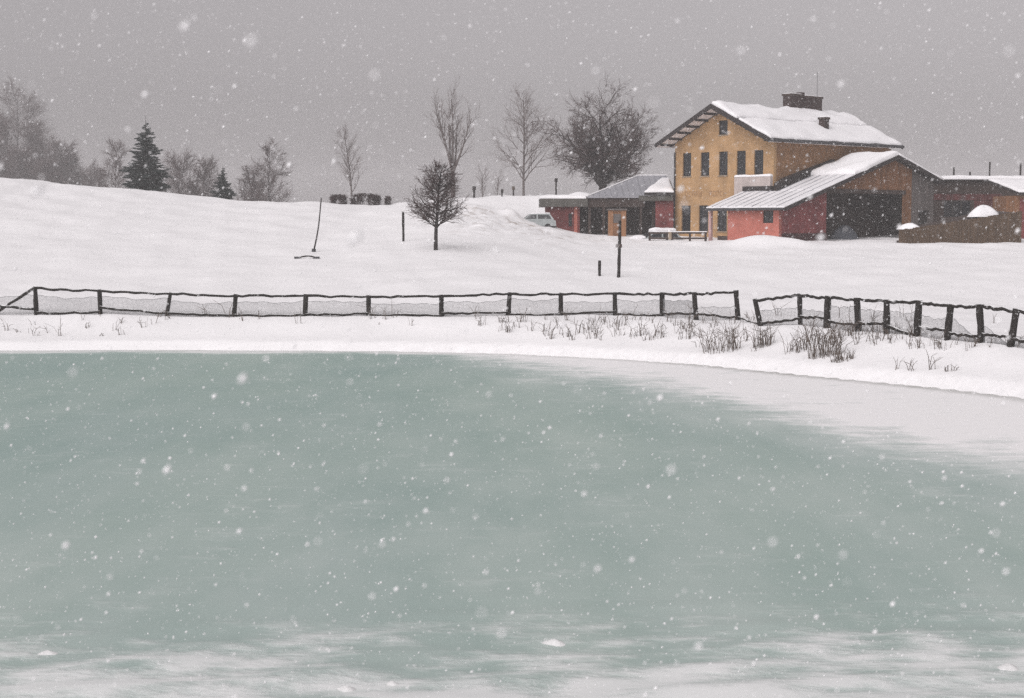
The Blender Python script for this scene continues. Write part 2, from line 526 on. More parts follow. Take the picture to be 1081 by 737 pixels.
# ------------------------------------------------------------------ snow slabs on roofs
def snow_slab(name, p00, p10, p11, p01, thick, parent, seed=0, edge=.35, nu=24, nv=12, m=None, rough=.35):
    """rounded snow layer on the quad p00-p10-p11-p01 (parent coordinates)"""
    p00, p10, p11, p01 = map(Vector, (p00, p10, p11, p01))
    lu, lv = (p10 - p00).length, (p01 - p00).length
    def wob_(s, t):
        a = min(.10, edge * .25)
        tt = t + (a / lv) * (float(wav(s * lu, seed, 1.3, 3)) * (1 - t) ** 3 + float(wav(s * lu, seed + 9, 1.5, 6)) * t ** 3)
        ss = s + (a / lu) * (float(wav(t * lv, seed + 4, 1.3, 9)) * (1 - s) ** 3 + float(wav(t * lv, seed + 2, 1.5, 12)) * s ** 3)
        return p00.lerp(p10, ss).lerp(p01.lerp(p11, ss), tt)
    mb = MB()
    vs = []
    for j in range(nv + 1):
        for i in range(nu + 1):
            s, t = i / nu, j / nv
            # closer rows at the rim for a round edge
            s = .5 - .5 * math.cos(math.pi * s); t = .5 - .5 * math.cos(math.pi * t)
            p = wob_(s, t)
            de = min(s * lu, (1 - s) * lu, t * lv, (1 - t) * lv)
            e = min(1, de / edge)
            prof = .45 + .55 * math.sqrt(max(0, 1 - (1 - e) ** 2))
            w = float(wav(s * lu + seed * 3.1, t * lv + seed * 7.7, 2.2, seed % 20))
            w2 = float(wav(s * lu + seed, t * lv, .8, (seed + 5) % 20))
            vs.append(p + Vector((0, 0, thick * prof * (1 + rough * w * .6 + rough * .25 * w2))))
    n = (nu + 1) * (nv + 1)
    rim = [i for i in range(nu + 1)] + [(nu + 1) * j + nu for j in range(1, nv + 1)] + \
          [(nu + 1) * nv + i for i in range(nu - 1, -1, -1)] + [(nu + 1) * j for j in range(nv - 1, 0, -1)]
    fs = [(j * (nu + 1) + i, j * (nu + 1) + i + 1, (j + 1) * (nu + 1) + i + 1, (j + 1) * (nu + 1) + i) for j in range(nv) for i in range(nu)]
    base = []
    for k in rim:
        j, i = divmod(k, nu + 1)
        s, t = .5 - .5 * math.cos(math.pi * i / nu), .5 - .5 * math.cos(math.pi * j / nv)
        base.append(wob_(s, t) + Vector((0, 0, .004)))
    for k in range(len(rim)):
        k2 = (k + 1) % len(rim)
        fs.append((rim[k], n + k, n + k2, rim[k2]))
    mb.add(vs + base, fs)
    o = mb.build(name, m or M["snow"], parent, smooth=True)
    return o

def mound(name, c, rx, ry, h, parent=None, m=None, seed=0, n=14, rings=6, rz=0.0):
    """soft irregular heap with its base at c"""
    mb = MB(); vs = [Vector(c) + Vector((0, 0, h))]; fs = []
    for r in range(1, rings + 1):
        t = r / rings
        for k in range(n):
            a = 2 * math.pi * k / n
            w = 1 + .16 * math.sin(2 * a + seed) + .1 * math.sin(3 * a + 2.1 * seed)
            x, y = rx * t * w * math.cos(a), ry * t * w * math.sin(a)
            z = h * (math.cos(t * math.pi / 2) ** .8) * (1 + .12 * math.sin(3 * a + seed * 1.7) * t) - .04 * t
            vs.append(Vector(c) + Vector((x * math.cos(rz) - y * math.sin(rz), x * math.sin(rz) + y * math.cos(rz), z)))
    for k in range(n):
        fs.append((0, 1 + k, 1 + (k + 1) % n))
    for r in range(rings - 1):
        for k in range(n):
            a, b = 1 + r * n + k, 1 + r * n + (k + 1) % n
            fs.append((a, a + n, b + n, b))
    mb.add(vs, fs)
    return mb.build(name, m or M["snow"], parent, smooth=True)

# ------------------------------------------------------------------ the ochre house
TH = math.radians(48)
CT, ST = math.cos(TH), math.sin(TH)
O = at(816, 235, 116.0); O.z = 4.0
ROT = math.atan2(CT, ST)
def loc2world(v, u, z=0.0):
    return Vector((O.x + ST * v - CT * u, O.y + CT * v + ST * u, O.z + z))
def pix(p):
    d = p - Vector((0, 0, CAM_Z))
    f = Vector((0, math.cos(PITCH), -math.sin(PITCH))); up = Vector((0, math.sin(PITCH), math.cos(PITCH)))
    k = d.dot(f)
    return W / 2 + F * d.x / k, HT / 2 - F * d.dot(up) / k
def solve(fn, target, comp, lo, hi):
    a, b = lo, hi
    fa = fn(a)[comp] - target
    for _ in range(50):
        c = .5 * (a + b)
        fc = fn(c)[comp] - target
        if (fc > 0) == (fa > 0): a, fa = c, fc
        else: b = c
    return .5 * (a + b)
def U(px, v=0.0): return solve(lambda u: pix(loc2world(v, u)), px, 0, -12, 16)
def V(px, u=0.0): return solve(lambda v: pix(loc2world(v, u)), px, 0, -12, 30)
def Z(py, v, u): return solve(lambda z: pix(loc2world(v, u, z)), py, 1, -3, 18)

WID, LEN = U(712), 14.0                        # gable width, house length
RU = WID / 2
RIDGE = 9.62                                   # top of the roof deck, above ground
SLOPE = .492
EO, GO = .7, 1.4                              # overhang at eaves, at gable
def deck(u): return RIDGE - SLOPE * abs(u - RU)

house = tag(empty("house", O, ROT), "two-storey ochre plastered house with snowy gable roof and five narrow upper windows", "house")
up_c = [724.5, 743.5, 762.7, 781.5, 800.0]
holes, wins = [], []
for p in up_c:
    u = U(p); wins.append((u - .42, u + .42, 4.47, 6.22))
for p in (724, 742.5, 762):
    u = U(p); wins.append((u - .46, u + .46, .35, 2.28))
ua = U(762.3); wins.append((ua - .42, ua + .42, 7.45, 8.5))
def gable_poly(top_off=.32):
    return [(0, -.6), (WID, -.6), (WID, deck(WID) - top_off), (RU, RIDGE - top_off), (0, deck(0) - top_off)]
wall("gable_wall", gable_poly(), [rect(*w) for w in wins], (0, 0, 0), (0, 1, 0), (0, 0, 1), (.3, 0, 0), M["ochre"], house)
# long side wall, seen above the barn roof
eh = deck(0) - .32
side_wins = [(12.3, 13.1, 4.5, 6.1)]
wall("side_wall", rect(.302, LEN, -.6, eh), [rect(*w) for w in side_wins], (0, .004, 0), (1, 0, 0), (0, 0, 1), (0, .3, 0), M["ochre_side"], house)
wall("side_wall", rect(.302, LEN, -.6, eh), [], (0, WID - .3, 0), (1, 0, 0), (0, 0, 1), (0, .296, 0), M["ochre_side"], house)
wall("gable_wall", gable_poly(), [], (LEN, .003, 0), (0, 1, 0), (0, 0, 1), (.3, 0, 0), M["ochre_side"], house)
b = MB(); b.box(.32, LEN - .02, .32, WID - .32, 3.0, 3.2); b.build("floor", M["darkwood"], house)
def window(par, x, u0, u1, z0, z1, sill=True, cross=True):
    f = MB()
    w = .07
    f.box(x + .10, x + .17, u0, u0 + w, z0, z1); f.box(x + .10, x + .17, u1 - w, u1, z0, z1)
    f.box(x + .10, x + .17, u0 + w, u1 - w, z0, z0 + w); f.box(x + .10, x + .17, u0 + w, u1 - w, z1 - w, z1)
    if cross:
        f.box(x + .11, x + .16, (u0 + u1) / 2 - .025, (u0 + u1) / 2 + .025, z0 + w, z1 - w)
        zz = z0 + (z1 - z0) * .62
        f.box(x + .112, x + .158, u0 + w, (u0 + u1) / 2 - .025, zz - .02, zz + .02)
        f.box(x + .112, x + .158, (u0 + u1) / 2 + .025, u1 - w, zz - .02, zz + .02)
    o = f.build("window", M["frame"], par)
    g = MB(); g.box(x + .13, x + .14, u0 + w - .01, u1 - w + .01, z0 + w - .01, z1 - w + .01); g.build("pane", M["glass"], o)
    if sill:
        s = MB(); s.box(x - .06, x + .10, u0 - .05, u1 + .05, z0 - .07, z0 - .003); s.build("sill", M["sill"], o)
for w in wins: window(house, 0, *w)
for w in side_wins:
    f = MB(); f.box(w[0], w[1], .10, .14, w[2], w[3]); o = f.build("window", M["frame"], house)
# roof: two decks, soffit lining, purlins, barge boards, gutters
x0, x1 = -GO, LEN + .8
roofparts = []
for sgn in (-1, 1):
    ue = RU + sgn * (RU + EO)
    prof = lambda off: [(x0, RU, RIDGE - off), (x0, ue, deck(ue) - off)]
    a, b_ = prof(0); c, d_ = prof(.22)
    m = MB(); m.prism([a, b_, d_, c], (x1 - x0, 0, 0)); m.build("roof", M["roof"], house)
    a, b_ = prof(.224); c, d_ = prof(.262)
    m = MB(); m.prism([(x0 + .05, RU, RIDGE - .224), (x0 + .05, ue, deck(ue) - .224), (x0 + .05, ue, deck(ue) - .262), (x0 + .05, RU, RIDGE - .262)], (GO - .06, 0, 0))
    m.build("soffit", M["soffit"], house)
    m = MB(); m.prism([(.31, ue, deck(ue) - .224), (.31, RU + sgn * (RU + .02), deck(RU + sgn * (RU + .02)) - .224), (.31, RU + sgn * (RU + .02), deck(RU + sgn * (RU + .02)) - .262), (.31, ue, deck(ue) - .262)], (LEN - .3, 0, 0))
    m.build("soffit", M["soffit"], house)
    for k in range(6):
        t = (k + .75) / 6.3
        uc = RU + sgn * (RU + EO) * t
        zt = deck(uc) - .265
        m = MB(); m.box(x0 + .06, -.005, uc - .07, uc + .07, zt - .15, zt + .02 - .03); m.build("purlin", M["barge"], house)
    # barge board on both gables
    for bx in (x0 - .06, x1 + .003):
        m = MB(); m.prism([(bx, RU, RIDGE + .03), (bx, ue, deck(ue) + .03), (bx, ue, deck(ue) - .30), (bx, RU, RIDGE - .34)], (.055, 0, 0)); m.build("barge_board", M["barge"], house)
    m = MB(); ug = ue + sgn * .08
    m.tube([(x0, ug, deck(ue) - .12), (x1, ug, deck(ue) - .12)], [.11, .11], 8); m.build("gutter", M["metal"], house)
dp = MB(); dp.tube([(-.09, WID - .05, -.3), (-.09, WID - .05, 6.3)], [.06, .06], 8); dp.build("downpipe", M["metal"], house)
# snow on the roof: near slope in two slabs with a crack between, far slope in one
def rp(v, u, up=.0): return (v, u, deck(u) + up)
k_u = RU - 2.25
snow_slab("roof_snow", rp(x0 + .2, k_u + .0), rp(x1 - .05, k_u + .0), rp(x1 - .05, RU + .02), rp(x0 + .2, RU + .02), .30, house, 3, .5, 40, 10, rough=.7)
snow_slab("roof_snow", rp(x0 + .2, -EO + .05), rp(x1 - .05, -EO + .05), rp(x1 - .05, k_u - .14), rp(x0 + .2, k_u - .14), .22, house, 5, .5, 40, 10, rough=.7)
snow_slab("roof_snow", rp(x0 + .9, RU + .03), rp(x1 - .05, RU + .03), rp(x1 - .05, WID + EO - .05), rp(x0 + .9, WID + EO - .05), .16, house, 8, .5, 40, 14)
m = MB(); m.box(4.6, x1 - 1.2, k_u - .40, k_u + .3, deck(k_u) + .04, deck(k_u) + .10)
# chimneys on the ridge
vc = V(845, RU)
def chimney(v0, v1, u0, u1, z1, cap=True):
    m = MB(); m.box(v0, v1, u0, u1, deck((u0 + u1) / 2) - .6, z1); o = m.build("chimney", M["brick"], house)
    if cap:
        m = MB(); m.box(v0 - .07, v1 + .07, u0 - .07, u1 + .07, z1 - .16, z1 - .003); m.build("chimney_cap", M["darkwood"], o)
        snow_slab("chimney_snow", (v0 - .03, u0 - .03, z1), (v1 + .03, u0 - .03, z1), (v1 + .03, u1 + .03, z1), (v0 - .03, u1 + .03, z1), .05, o, 4, .1, 6, 4)
    return o
zc = Z(101, vc, RU)
va, vb = V(828.5, RU), V(862, RU)
chimney(va, va + .36 * (vb - va), RU - .35, RU + .35, zc + .05)
chimney(va + .48 * (vb - va), vb, RU - .35, RU + .35, zc - .02)
chimney(va + .362 * (vb - va), va + .478 * (vb - va), RU - .25, RU + .25, zc + .22, False)
m = MB(); m.tube([(vb - .2, RU, zc - .1), (vb - .2, RU, Z(76, vb, RU))], [.022, .015], 5); m.build("antenna", M["metal"], house)
v2 = V(868, 1.5)
chimney(v2 - .28, v2 + .28, 1.24, 1.76, Z(124, v2, 1.5))
# pale ledge with thin snow under the right-hand windows
ul = U(777.5)
m = MB(); m.box(-.32, -.004, .05, ul, 2.9, 4.30); led = m.build("terrace_parapet", M["ledge"], house)
snow_slab("parapet_snow", (-.34, .04, 4.302), (-.01, .04, 4.302), (-.01, ul + .01, 4.302), (-.34, ul + .01, 4.302), .16, led, 2, .1, 6, 14, rough=.3)
# faded lettering in relief between the storeys: two short words, no longer legible
def stroke(u0, u1, z0, z1):
    lt.box(-.02, -.002, min(u0, u1), max(u0, u1), z0, z1)
for (pa, pb, seed) in ((722.5, 741, 3), (748, 766.5, 9)):
    r = random.Random(seed); lt = MB()
    ul0, ul1 = U(pa), U(pb)
    nl = 5; zb_ = 2.95
    for i in range(nl):
        c0 = ul0 + (ul1 - ul0) * (i + .12) / nl; c1 = ul0 + (ul1 - ul0) * (i + .86) / nl
        hh = .40
        stroke(c0, c0 + (c1 - c0) * .2, zb_, zb_ + hh)
        for q in r.sample([0, 1, 2], 2):
            zz = zb_ + [0, .18, .34][q]
            stroke(c0 + (c1 - c0) * .2, c1 - (c1 - c0) * .22, zz, zz + .06)
        if r.random() < .7: stroke(c1 - (c1 - c0) * .2, c1, zb_ + (.0 if r.random() < .6 else .2), zb_ + hh)
    lt.build("wall_lettering", M["letter"], house)

# ------------------------------------------------------------------ the barn against the house
BV, BU = -4.28, -4.42
BC = loc2world(BV, BU); BC.z = 3.3
dz = O.z - BC.z
barn = tag(empty("barn", BC, ROT), "low wide barn with salmon front wall, dark open bay and snowy roof", "barn")
def bz(z): return z + dz                        # house height -> barn height
EAV = CAM_Z + (235 - 219.5) / F * 110 - BC.z    # roof edge
RV = V(947, BU) - BV
RZ = Z(164, RV + BV, BU) + dz
sl = (RZ - EAV) / RV
RE = V(996, BU) - BV
def bdeck(v): return EAV + sl * v if v <= RV else RZ - sl * (v - RV)
HU = -BU                                        # where the house wall stands
PU = U(744, BV) - BU                            # far end of the porch roof
wv, wu = .5, .6
fw = U(768, BV + wv) - BU
# walls
sw = (U(816, BV + wv) - BU, U(805, BV + wv) - BU)
zsw = (Z(235.5, BV + wv, -2) + dz, Z(222.5, BV + wv, -2) + dz)
wall("front_wall", rect(wu + .004, fw, -.7, bdeck(wv) - .2), [rect(sw[0], sw[1], *zsw)], (wv, 0, 0), (0, 1, 0), (0, 0, 1), (.25, 0, 0), M["pink"], barn)
window(barn, wv, sw[0], sw[1], *zsw, sill=False)
wall("porch_wall", rect(wv + .252, HU + BV * 0 - .02 + 0, -.7, 2.4), [], (0, fw - .25, 0), (1, 0, 0), (0, 0, 1), (0, .25, 0), M["pink"], barn) if False else None
m = MB(); m.box(wv + .252, -BV - .35, fw - .25, fw, -.7, 2.2); m.build("porch_wall", M["pink"], barn)
dv0, dv1 = V(872, BU + wu) - BV, V(954, BU + wu) - BV
dz1 = Z(203.5, dv0 + BV, BU + wu) + dz
GEND = RE - .5
# red stretch beside the bay, dark plinth under it
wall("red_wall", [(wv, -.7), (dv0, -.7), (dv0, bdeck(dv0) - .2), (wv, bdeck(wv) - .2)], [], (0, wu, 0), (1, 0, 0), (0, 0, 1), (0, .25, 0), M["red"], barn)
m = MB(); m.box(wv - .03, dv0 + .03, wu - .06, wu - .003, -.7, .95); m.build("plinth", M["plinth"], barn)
# timbered gable over the bay, and right of it
wall("gable_wall", [(dv0 + .003, dz1), (dv1, dz1), (dv1, -.7), (dv1 + .9, -.7), (dv1 + .9, bdeck(dv1 + .9) - .2), (RV, RZ - .2), (dv0 + .003, bdeck(dv0) - .2)], [], (0, wu, 0), (1, 0, 0), (0, 0, 1), (0, .2, 0), M["brownwood"], barn)
wall("grey_board_wall", [(dv1 + .903, -.7), (GEND, -.7), (GEND, bdeck(GEND) - .2), (dv1 + .903, bdeck(dv1 + .903) - .2)], [rect(GEND - 1.9, GEND - .5, .9, 2.6)], (0, wu + .02, 0), (1, 0, 0), (0, 0, 1), (0, .2, 0), M["greywood"], barn)
m = MB(); m.box(GEND - .2, GEND, wu + .23, HU + 1.5, -.7, bdeck(GEND) - .2); m.build("end_wall", M["greywood"], barn)
m = MB(); m.box(dv0 - .1, dv1 + .1, wu - .05, wu - .003, dz1, dz1 + .28); m.build("lintel", M["darkwood"], barn)
m = MB(); m.box(dv0 + .5, GEND - .3, wu + .3, HU - .05, -.3, .04); m.build("earth_floor", M["dirt"], barn)
# roof deck in three pieces: front slope over barn, porch end, back slope
R0 = -.0
def bprism(v0, v1, u0, u1, name, mtl, off0=0, th=.18):
    m = MB(); m.prism([(v0, u0, bdeck(v0) - off0), (v1, u0, bdeck(v1) - off0), (v1, u0, bdeck(v1) - off0 - th), (v0, u0, bdeck(v0) - off0 - th)], (0, u1 - u0, 0))
    return m.build(name, mtl, barn)
bprism(0, RV, 0, HU - .01, "roof", M["barge"])
bprism(0, -BV - .02, HU - .009, PU, "roof", M["barge"])
bprism(RV + .001, RE, 0, HU - .01, "roof", M["barge"])
m = MB(); m.prism([(-.01, -.05, EAV + .02), (RV, -.05, RZ + .03), (RV, -.05, RZ - .26), (-.01, -.05, EAV - .24)], (0, .045, 0)); m.build("barge_board", M["barge"], barn)
m = MB(); m.prism([(RE, -.05, bdeck(RE) + .02), (RV + .001, -.05, RZ + .03), (RV + .001, -.05, RZ - .26), (RE, -.05, bdeck(RE) - .30)], (0, .045, 0)); m.build("barge_board", M["barge"], barn)
m = MB(); m.tube([(-.07, 0, EAV - .1), (-.07, PU, EAV - .1)], [.08, .08], 8); m.build("gutter", M["metal"], barn)
# thin slid snow on the lower slope with standing seams, thick slab above with a broken lower edge
VS = V(902, BU) - BV
def bp_(v, u): return (v, u, bdeck(v))
M["thinsnow"] = mat("thin compacted snow on sheet metal", (.76, .75, .77), .7, .10, 1.2, .2, 5, stretch=(.5, 3, 1))
snow_slab("roof_snow", bp_(.03, .03), bp_(-BV - .3, .03), bp_(-BV - .3, PU - .06), bp_(.03, PU - .06), .10, barn, 6, .12, 20, 34, M["thinsnow"], rough=.3)
snow_slab("roof_snow", bp_(-BV - .297, .03), bp_(VS - .05, .03), bp_(VS - .05, HU - .75), bp_(-BV - .297, HU - .75), .11, barn, 7, .12, 14, 16, M["thinsnow"], rough=.3)
for k in range(9):
    uu = .7 + k * (PU - .9) / 8.6
    v1_ = -BV - .35 if uu > HU - .8 else VS - .2
    m = MB(); m.prism([(.05, uu, EAV + .1), (v1_, uu, bdeck(v1_) + .1), (v1_, uu, bdeck(v1_) + .135), (.05, uu, EAV + .135)], (0, .05, 0)); m.build("seam", M["paleroof"], barn)
snow_slab("roof_snow", bp_(VS, .02), bp_(RV - .0, .02), bp_(RV - .0, HU - .3), bp_(VS, HU - .3), .42, barn, 9, .45, 26, 14)
snow_slab("roof_snow", bp_(RV + .002, .02), bp_(RE - .03, .02), bp_(RE - .03, HU - .1), bp_(RV + .002, HU - .1), .30, barn, 12, .4, 16, 12)
# dark bare strip where the roof meets the house wall
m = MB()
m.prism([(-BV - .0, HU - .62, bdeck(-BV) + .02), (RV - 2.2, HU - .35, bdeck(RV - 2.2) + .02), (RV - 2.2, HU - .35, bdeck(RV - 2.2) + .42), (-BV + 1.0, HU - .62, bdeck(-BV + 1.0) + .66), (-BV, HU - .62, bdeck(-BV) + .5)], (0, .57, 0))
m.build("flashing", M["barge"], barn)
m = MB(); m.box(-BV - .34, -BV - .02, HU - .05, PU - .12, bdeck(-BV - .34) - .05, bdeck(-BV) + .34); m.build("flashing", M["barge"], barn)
# porch pillar and low dark base wall
pu = U(750, BV + .55) - BU
m = MB(); m.box(.45, .68, pu - .1, pu + .1, -.5, bdeck(.45) - .19); m.build("pillar", M["pillar"], barn)
m = MB(); m.box(.5, .8, fw + .01, PU - .75, -.6, .75); m.build("base_wall", M["darkwood"], barn)
m = MB(); m.box(dv0 - 1.2, GEND - .3, HU - .25, HU - .12, -.3, dz1 + .4); m.build("bay_shade_panel", M["darkwood"], barn)  # dark panel added in front of the house wall to deepen the bay's shade
# dim things in the open bay
tp = barn.matrix_world
def bworld(v, u, z=0): return loc2world(BV + v, BU + u, 0) * 1.0 + Vector((0, 0, BC.z - O.z + z))
tm = mound("tarp_heap", bworld(dv0 + 4.2, wu + 1.6, .04), 1.5, 1.0, 1.5, m=M["tarp"], seed=2, rz=ROT)
tag(tm, "grey blue tarpaulin heap inside the dark open barn bay", "tarp heap")

# ------------------------------------------------------------------ red annex on the left of the house
AY = 124.0
ax0 = at(577, 235, AY).x
AB = Vector((ax0, AY, 3.95))
annex = tag(empty("annex", AB), "low red annex with dark porch, grey sheet roof and flat snow-covered end", "annex")
def axp(px, Y=AY): return at(px, 235, Y).x - ax0
def azp(py, Y=AY): return CAM_Z - (py - 235) / F * Y - AB.z
e0, e1 = axp(570), axp(620)
zf0, zf1 = azp(218.5), azp(210)
a1 = axp(712)
wl_end = axp(612)
# end wall with two narrow windows, orange brick pier
w1 = (axp(600.2), axp(603.8), azp(239), azp(225.5))
wall("red_wall", rect(0, wl_end, -.6, zf0), [rect(*w1)], (0, 0, 0), (1, 0, 0), (0, 0, 1), (0, .25, 0), M["redwall"], annex)
f = MB(); f.box(w1[0] + .002, w1[1] - .002, .1, .16, w1[2], w1[3]); o = f.build("window", M["glass"], annex)
f = MB(); f.box(w1[0] + .002, w1[1] - .002, .07, .098, (w1[2] + w1[3]) / 2 - .05, (w1[2] + w1[3]) / 2 + .05); f.build("transom", M["frame"], o)
m = MB(); m.box(axp(606), axp(609.5), -.06, -.003, -.5, zf0); m.build("pier", M["pink"], annex)
m = MB(); m.box(0, .25, .253, 6, -.6, zf0); m.build("side_wall", M["redwall"], annex)
m = MB(); m.box(e0, e1, -.7, 5.5, zf0, zf1); m.build("flat_roof", M["fascia"], annex)
snow_slab("roof_snow", (e0 + .02, -.68, zf1), (e1 - .05, -.68, zf1), (e1 - .05, 5.4, zf1), (e0 + .02, 5.4, zf1), .28, annex, 3, .5, 20, 14)
m = mound("roof_snow", (axp(613), 1.6, zf1 + .1), 1.5, 1.5, .45, annex, seed=4)
# dark recessed porch: back wall set far in, beam, posts
zb0, zb1 = azp(213), azp(208)
m = MB(); m.box(wl_end + .003, a1 + .4, 3.2, 3.4, -.5, zb0 + .6); m.build("porch_back_wall", M["darkwood"], annex)
m = MB(); m.box(wl_end - .25, wl_end, .253, 3.2, -.5, zf0 - .003); m.build("porch_side_wall", M["redwall"], annex)
m = MB(); m.box(e1 + .003, axp(680), -.45, -.2, azp(219), zb1); m.build("porch_beam", M["darkwood"], annex)
m = MB(); m.box(wl_end + .02, axp(692), .1, 3.19, -.45, .03); m.build("porch_floor", M["dirt"], annex)
for p in (622, 637, 676, 689):
    m = MB(); m.box(axp(p) - .09, axp(p) + .09, -.42, -.24, -.5, azp(219) - .003); m.build("post", M["darkwood"], annex)
# metal hip roof
rx0, rx1 = axp(673.5, AY + 5), a1 - .15
rz_ = azp(186, AY + 5)
rl = axp(620, AY - .6)
zz = zb1 + .02
pts = [Vector((rl, -.6, zz)), Vector((a1 - .1, -.6, zz)), Vector((rx1, 5, rz_)), Vector((rx0, 5, rz_)), Vector((rl, 9, zz)), Vector((a1 - .1, 9, zz))]
m = MB(); m.add(pts + [p - Vector((0, 0, .12)) for p in pts],
      [(0, 1, 2, 3), (0, 3, 4), (4, 3, 2, 5), (6, 9, 8, 7), (6, 10, 9), (10, 11, 8, 9), (0, 6, 7, 1), (4, 10, 6, 0), (1, 7, 8, 2), (2, 8, 11, 5), (5, 11, 10, 4)])
sr = m.build("sheet_roof", M["paleroof"], annex)
for k in range(14):
    xx = rl + .4 + k * (a1 - .3 - rl - .4) / 13
    tmax = min(1.0, (xx - rl) / (rx0 - rl))
    pA = Vector((xx, -.6, zz + .004)); pB = Vector((xx, -.6 + 5.6 * tmax, zz + (rz_ - zz) * tmax + .004))
    m = MB(); m.prism([pA, pB, pB + Vector((0, 0, .05)), pA + Vector((0, 0, .05))], (.04, 0, 0)); m.build("seam", M["paleroof"], sr)
m = MB(); m.tube([(rl, -.6, zz + .03), (rx0, 5, rz_ + .04), (rx1, 5, rz_ + .04)], [.06, .06, .06], 6); m.build("ridge_cap", M["snow"], annex)
# small lean-to roof with snow next to the house, and the red wall under it
lx0 = axp(680, AY - 2); lz0, lz1 = azp(203.5, AY - 2), azp(189.5, AY + 2)
q = [Vector(t_) for t_ in ((lx0, -2, lz0), (a1 - .2, -2, lz0), (a1 - .2, 2, lz1), (lx0 + 1.65, 2, lz1))]; dn_ = Vector((0, 0, -.2))
m = MB(); m.add(q + [t_ + dn_ for t_ in q], [(0, 1, 2, 3), (7, 6, 5, 4), (0, 4, 5, 1), (1, 5, 6, 2), (2, 6, 7, 3), (3, 7, 4, 0)]); m.build("lean_to_roof", M["barge"], annex)
snow_slab("roof_snow", (lx0 + .03, -1.97, lz0), (a1 - .25, -1.97, lz0), (a1 - .25, 1.9, lz1 - .03), (lx0 + 1.7, 1.9, lz1 - .03), .22, annex, 15, .5, 12, 12)
m = MB(); m.box(lx0 - .4, a1 - .3, -1.85, -1.7, lz0 - .62, lz0 - .225); m.build("lean_to_fascia", M["fascia"], annex)
m = MB(); m.box(axp(692, AY - 1.6), a1 - .25, -1.6, -1.35, -.5, lz0 - .225); m.build("red_wall", M["redwall"], annex)
# timber booth standing in front of the porch
bx = at(642, 235, AY - 2.6).x; bw = at(661, 235, AY - 2.6).x - bx
BB = Vector((bx, AY - 2.6, gz(bx + .6, AY - 2.6) - .1))
booth = tag(empty("timber_booth", BB), "orange brown timber booth in front of the dark annex porch", "booth")
bh = CAM_Z - (220.5 - 235) / F * (AY - 2.6) - BB.z
m = MB(); m.box(0, .38, 0, .12, 0, bh - .12); m.build("side_board", M["booth"], booth)
m = MB(); m.box(bw - .38, bw, 0, .12, 0, bh - .12); m.build("side_board", M["booth"], booth)
m = MB(); m.box(.383, bw - .383, .06, .1, 0, bh - .12); m.build("door", M["brownwood"], booth)
m = MB(); m.box(.40, bw - .40, .02, .058, bh * .52, bh - .4); m.build("notice_panel", M["greywood"], booth)
m = MB(); m.box(-.06, bw + .06, -.1, 1.2, bh - .118, bh); m.build("booth_roof", M["greywood"], booth)
m = MB(); m.box(.02, bw - .02, .123, 1.1, 0, bh - .12); m.build("cabin", M["darkwood"], booth)

# ------------------------------------------------------------------ long low shed and plank wall on the right
SY = 127.0
sx0 = at(972, 235, SY).x
SB = Vector((sx0, SY, 4.0))
shed = tag(empty("long_shed", SB), "long dark brown shed behind the plank wall, flat roof under thick snow", "shed")
def sxp(px, Y=SY): return at(px, 235, Y).x - sx0
def szp(py, Y=SY): return CAM_Z - (py - 235) / F * Y - SB.z
s_end = sxp(1150)
swin = rect(sxp(996), sxp(1024), szp(229), szp(212.5))
wall("shed_wall", rect(.02, s_end, -.6, szp(191)), [swin], (0, 0, 0), (1, 0, 0), (0, 0, 1), (0, .2, 0), M["darkwood"], shed)
m = MB(); m.box(sxp(996) + .003, sxp(1024) - .003, .12, .16, szp(229) + .003, szp(212.5) - .003); o = m.build("window", M["glass"], shed)
for t in (.33, .66):
    xx = sxp(996) + t * (sxp(1024) - sxp(996))
    m = MB(); m.box(xx - .05, xx + .05, .06, .118, szp(229) + .01, szp(212.5) - .01); m.build("mullion", M["frame"], o)
m = MB(); m.box(sxp(985), sxp(1057), -.06, -.003, szp(211.5), szp(205)); m.build("red_band", M["darkred"], shed)
m = MB(); m.box(sxp(1028), sxp(1058), -.05, -.003, szp(240), szp(212)); m.build("red_panel", M["darkred"], shed)
m = MB(); m.box(sxp(984), s_end, -.5, 5, szp(191) + .003, szp(190)); m.build("flat_roof", M["barge"], shed)
snow_slab("roof_snow", (sxp(984) + .02, -.5, szp(190)), (s_end, -.5, szp(190)), (s_end, 4.9, szp(190)), (sxp(984) + .02, 4.9, szp(190)), .30, shed, 17, .4, 44, 10)
# little shed at the right edge
TY = 119.0
tx0 = at(1060, 235, TY).x
TB = Vector((tx0, TY, 4.1))
tsh = tag(empty("small_shed", TB), "small brown shed with sloping snowy roof and dark red door at right edge", "shed")
def txp(px): return at(px, 235, TY).x - tx0
def tzp(py, Y=TY): return CAM_Z - (py - 235) / F * Y - TB.z
tr0, tr1 = txp(1071), txp(1130)
m = MB(); m.box(txp(1062), tr1, 0, 3.4, -.6, tzp(207)); m.build("shed_wall", M["brownwood"], tsh)
m = MB(); m.box(txp(1076), txp(1090), -.06, -.003, -.5, tzp(210)); o = m.build("door", M["red"], tsh)
m = MB(); m.box(txp(1087), txp(1087) + .06, -.10, -.063, 1.0, 1.15); m.build("handle", M["metal"], o)
A = Vector((txp(1071), -.5, tzp(203.5))); Bq = Vector((tr1 + .3, -.5, tzp(203.5))); Cq = Vector((tr1 + .3, 3.6, tzp(190.5, TY + 3.6))); D = Vector((txp(1060) - .3, 3.6, tzp(190.5, TY + 3.6)))
m = MB(); dn = Vector((0, 0, -.16)); m.add([A, Bq, Cq, D, A + dn, Bq + dn, Cq + dn, D + dn], [(0, 1, 2, 3), (7, 6, 5, 4), (0, 4, 5, 1), (1, 5, 6, 2), (2, 6, 7, 3), (3, 7, 4, 0)])
m.build("roof", M["barge"], tsh)
